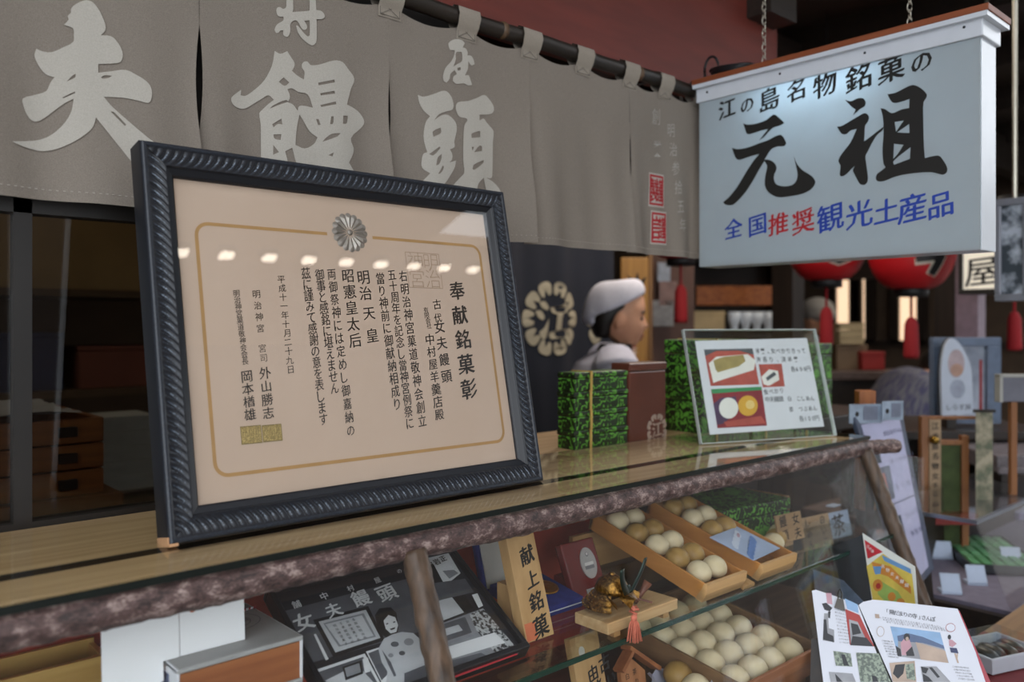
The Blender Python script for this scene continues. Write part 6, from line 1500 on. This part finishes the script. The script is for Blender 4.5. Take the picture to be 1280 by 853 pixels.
lf = smoothloop([(.05, .02), (.02, .55), (.10, .86), (.28, .99), (.5, .97), (.74, .84), (.95, .62), (1.0, .3), (1.02, .06), (.6, .03)])
b = B(); b.prism(P, [(x*w_, y*h_) for x, y in lf], -.012, 0); bd = obj('board', b, mat('leaf_white', 'b3bccb', .35, .03), t)
b = B(); b.prism(P, [(x*w_*1.04-.005, y*h_*1.015-.002) for x, y in lf], -.018, -.0125); obj('dark_edge', b, DK1, t)
decal(P, [(M('leaf_pink', 'ab9a9e'), [(x*w_, y*h_) for x, y in oval(.48, .68, .26, .18)]), (M('leaf_orange', 'b08c7a'), [(x*w_, y*h_) for x, y in oval(.50, .60, .2, .08)]), (M('leaf_grey', '9aa2b4'), [(x*w_, y*h_) for x, y in oval(.52, .36, .24, .12)])], bd, 'printed_bowl')
b = B()
for k, ch in enumerate('しらす丼'): write(b, P, ch, w_*(.25+.2*k), h_*.13, .022, off=.008, n=.001)
obj('board_writing', b, M('text_grey', ''), bd)
obj('prop', B().pb(P, w_*.3, w_*.6, -.06, .1, -.06, -.02), DARKW, t)
t = thing('display_shelf', 'dark wooden shelf carrying the picture frame and leaf-shaped board', 'shelf', (2.9, 1.3, 0))
pf = at(1165, 531, D=2.72); P = Pl((pf.x, pf.y, 0), RT, UP); obj('top', B().pb(P, -.25, .35, pf.z-.035, pf.z-.008, -.35, .12, .003), DARKW, t); obj('front_panel', B().pb(P, -.22, .32, SZ+.010, pf.z-.035, -.20, -.12), DARKWZ, t)
P, w_, h_ = board(1251, 469, 1300, 503, 2.2)
t = thing('small_sign', 'small grey sign with pale rim at the right edge below the lantern tassel', 'sign', P.o)
obj('board', B().pb(P, 0, w_, 0, h_, -.02, 0, .004), mat('grey_sign', '62636e', .5, .08), t); obj('rim', B().pb(P, -.004, w_, h_-.006, h_+.002, -.022, .003).pb(P, -.004, .004, 0, h_, -.022, .003), mat('pale_rim', '9a9a94', .5, .05), t); obj('post', B().pb(P, w_*.3, w_*.45, z2+.003-P.o.z, 0, -.02, -.005), wood('frame_brown_wood', '', ''), t)
# hanging box lamp and the framed sign at the right
def hangsign(px0, py0, px1, py1, X, th, label, chars, face, frame_m, size, name):
    a = at(px0, py1, X=X); c = at(px1, py1, X=X); zt = at(px0, py0, X=X).z
    P = Pl((X, a.y, a.z), (0, -1, 0), (0, 0, 1)); P.n = V3((-1, 0, 0)); P.R = Matrix((P.u, P.v, P.n)).transposed(); w_ = a.y-c.y; h_ = zt-a.z
    t = thing(name, label, 'sign', (X, (a.y+c.y)/2, a.z))
    fp = obj('face', B().pb(P, 0, w_, 0, h_, -.004, 0), face, t)
    for q in ((-.015, w_+.015, -.018, 0), (-.015, w_+.015, h_, h_+.018), (-.015, 0, 0, h_), (w_, w_+.015, 0, h_)): obj('frame_bar', B().pb(P, *q, -th, .008, .002), frame_m, t)
    obj('rear_face', B().pb(P, 0, w_, 0, h_, -th, -th+.004), face, t)
    b = B()
    for ch, u, v, s_ in chars: write(b, P, ch, u*w_, v*h_, s_, off=.010, n=.001, sh=.1)
    obj('lettering', b, INK, t)
    obj('hanging_bar', B().tube([P.pt(w_/2, h_+.018, -th/2), (X+th/2, P.pt(w_/2, 0).y, 2.76)], .006, 8), IRON, t); return P, w_, h_, t
hangsign(1204, 262, 1249, 362, 3.3, .12, 'white box lamp with two black brush characters right of the big sign', (('村', .5, .66, .118), ('屋', .5, .22, .118)), glow('lamp_paper', 'e4dccb', .35), mat('black_window_frame', ''), 0, 'box_lamp')
P, w_, h_, t = hangsign(1252, 258, 1279, 368, 2.35, .04, 'narrow framed sign with a silvery ink pattern at the right edge', (), mat('silver_ink_pattern', 'b4bcc8', .3, hex2='3c444c', scale=22, contrast=(.42, .6)), mat('grey_metal_frame', '8b8d96', .35, .05, metal=.4), 0, 'framed_sign')
bpy.data.objects.remove(_fo)
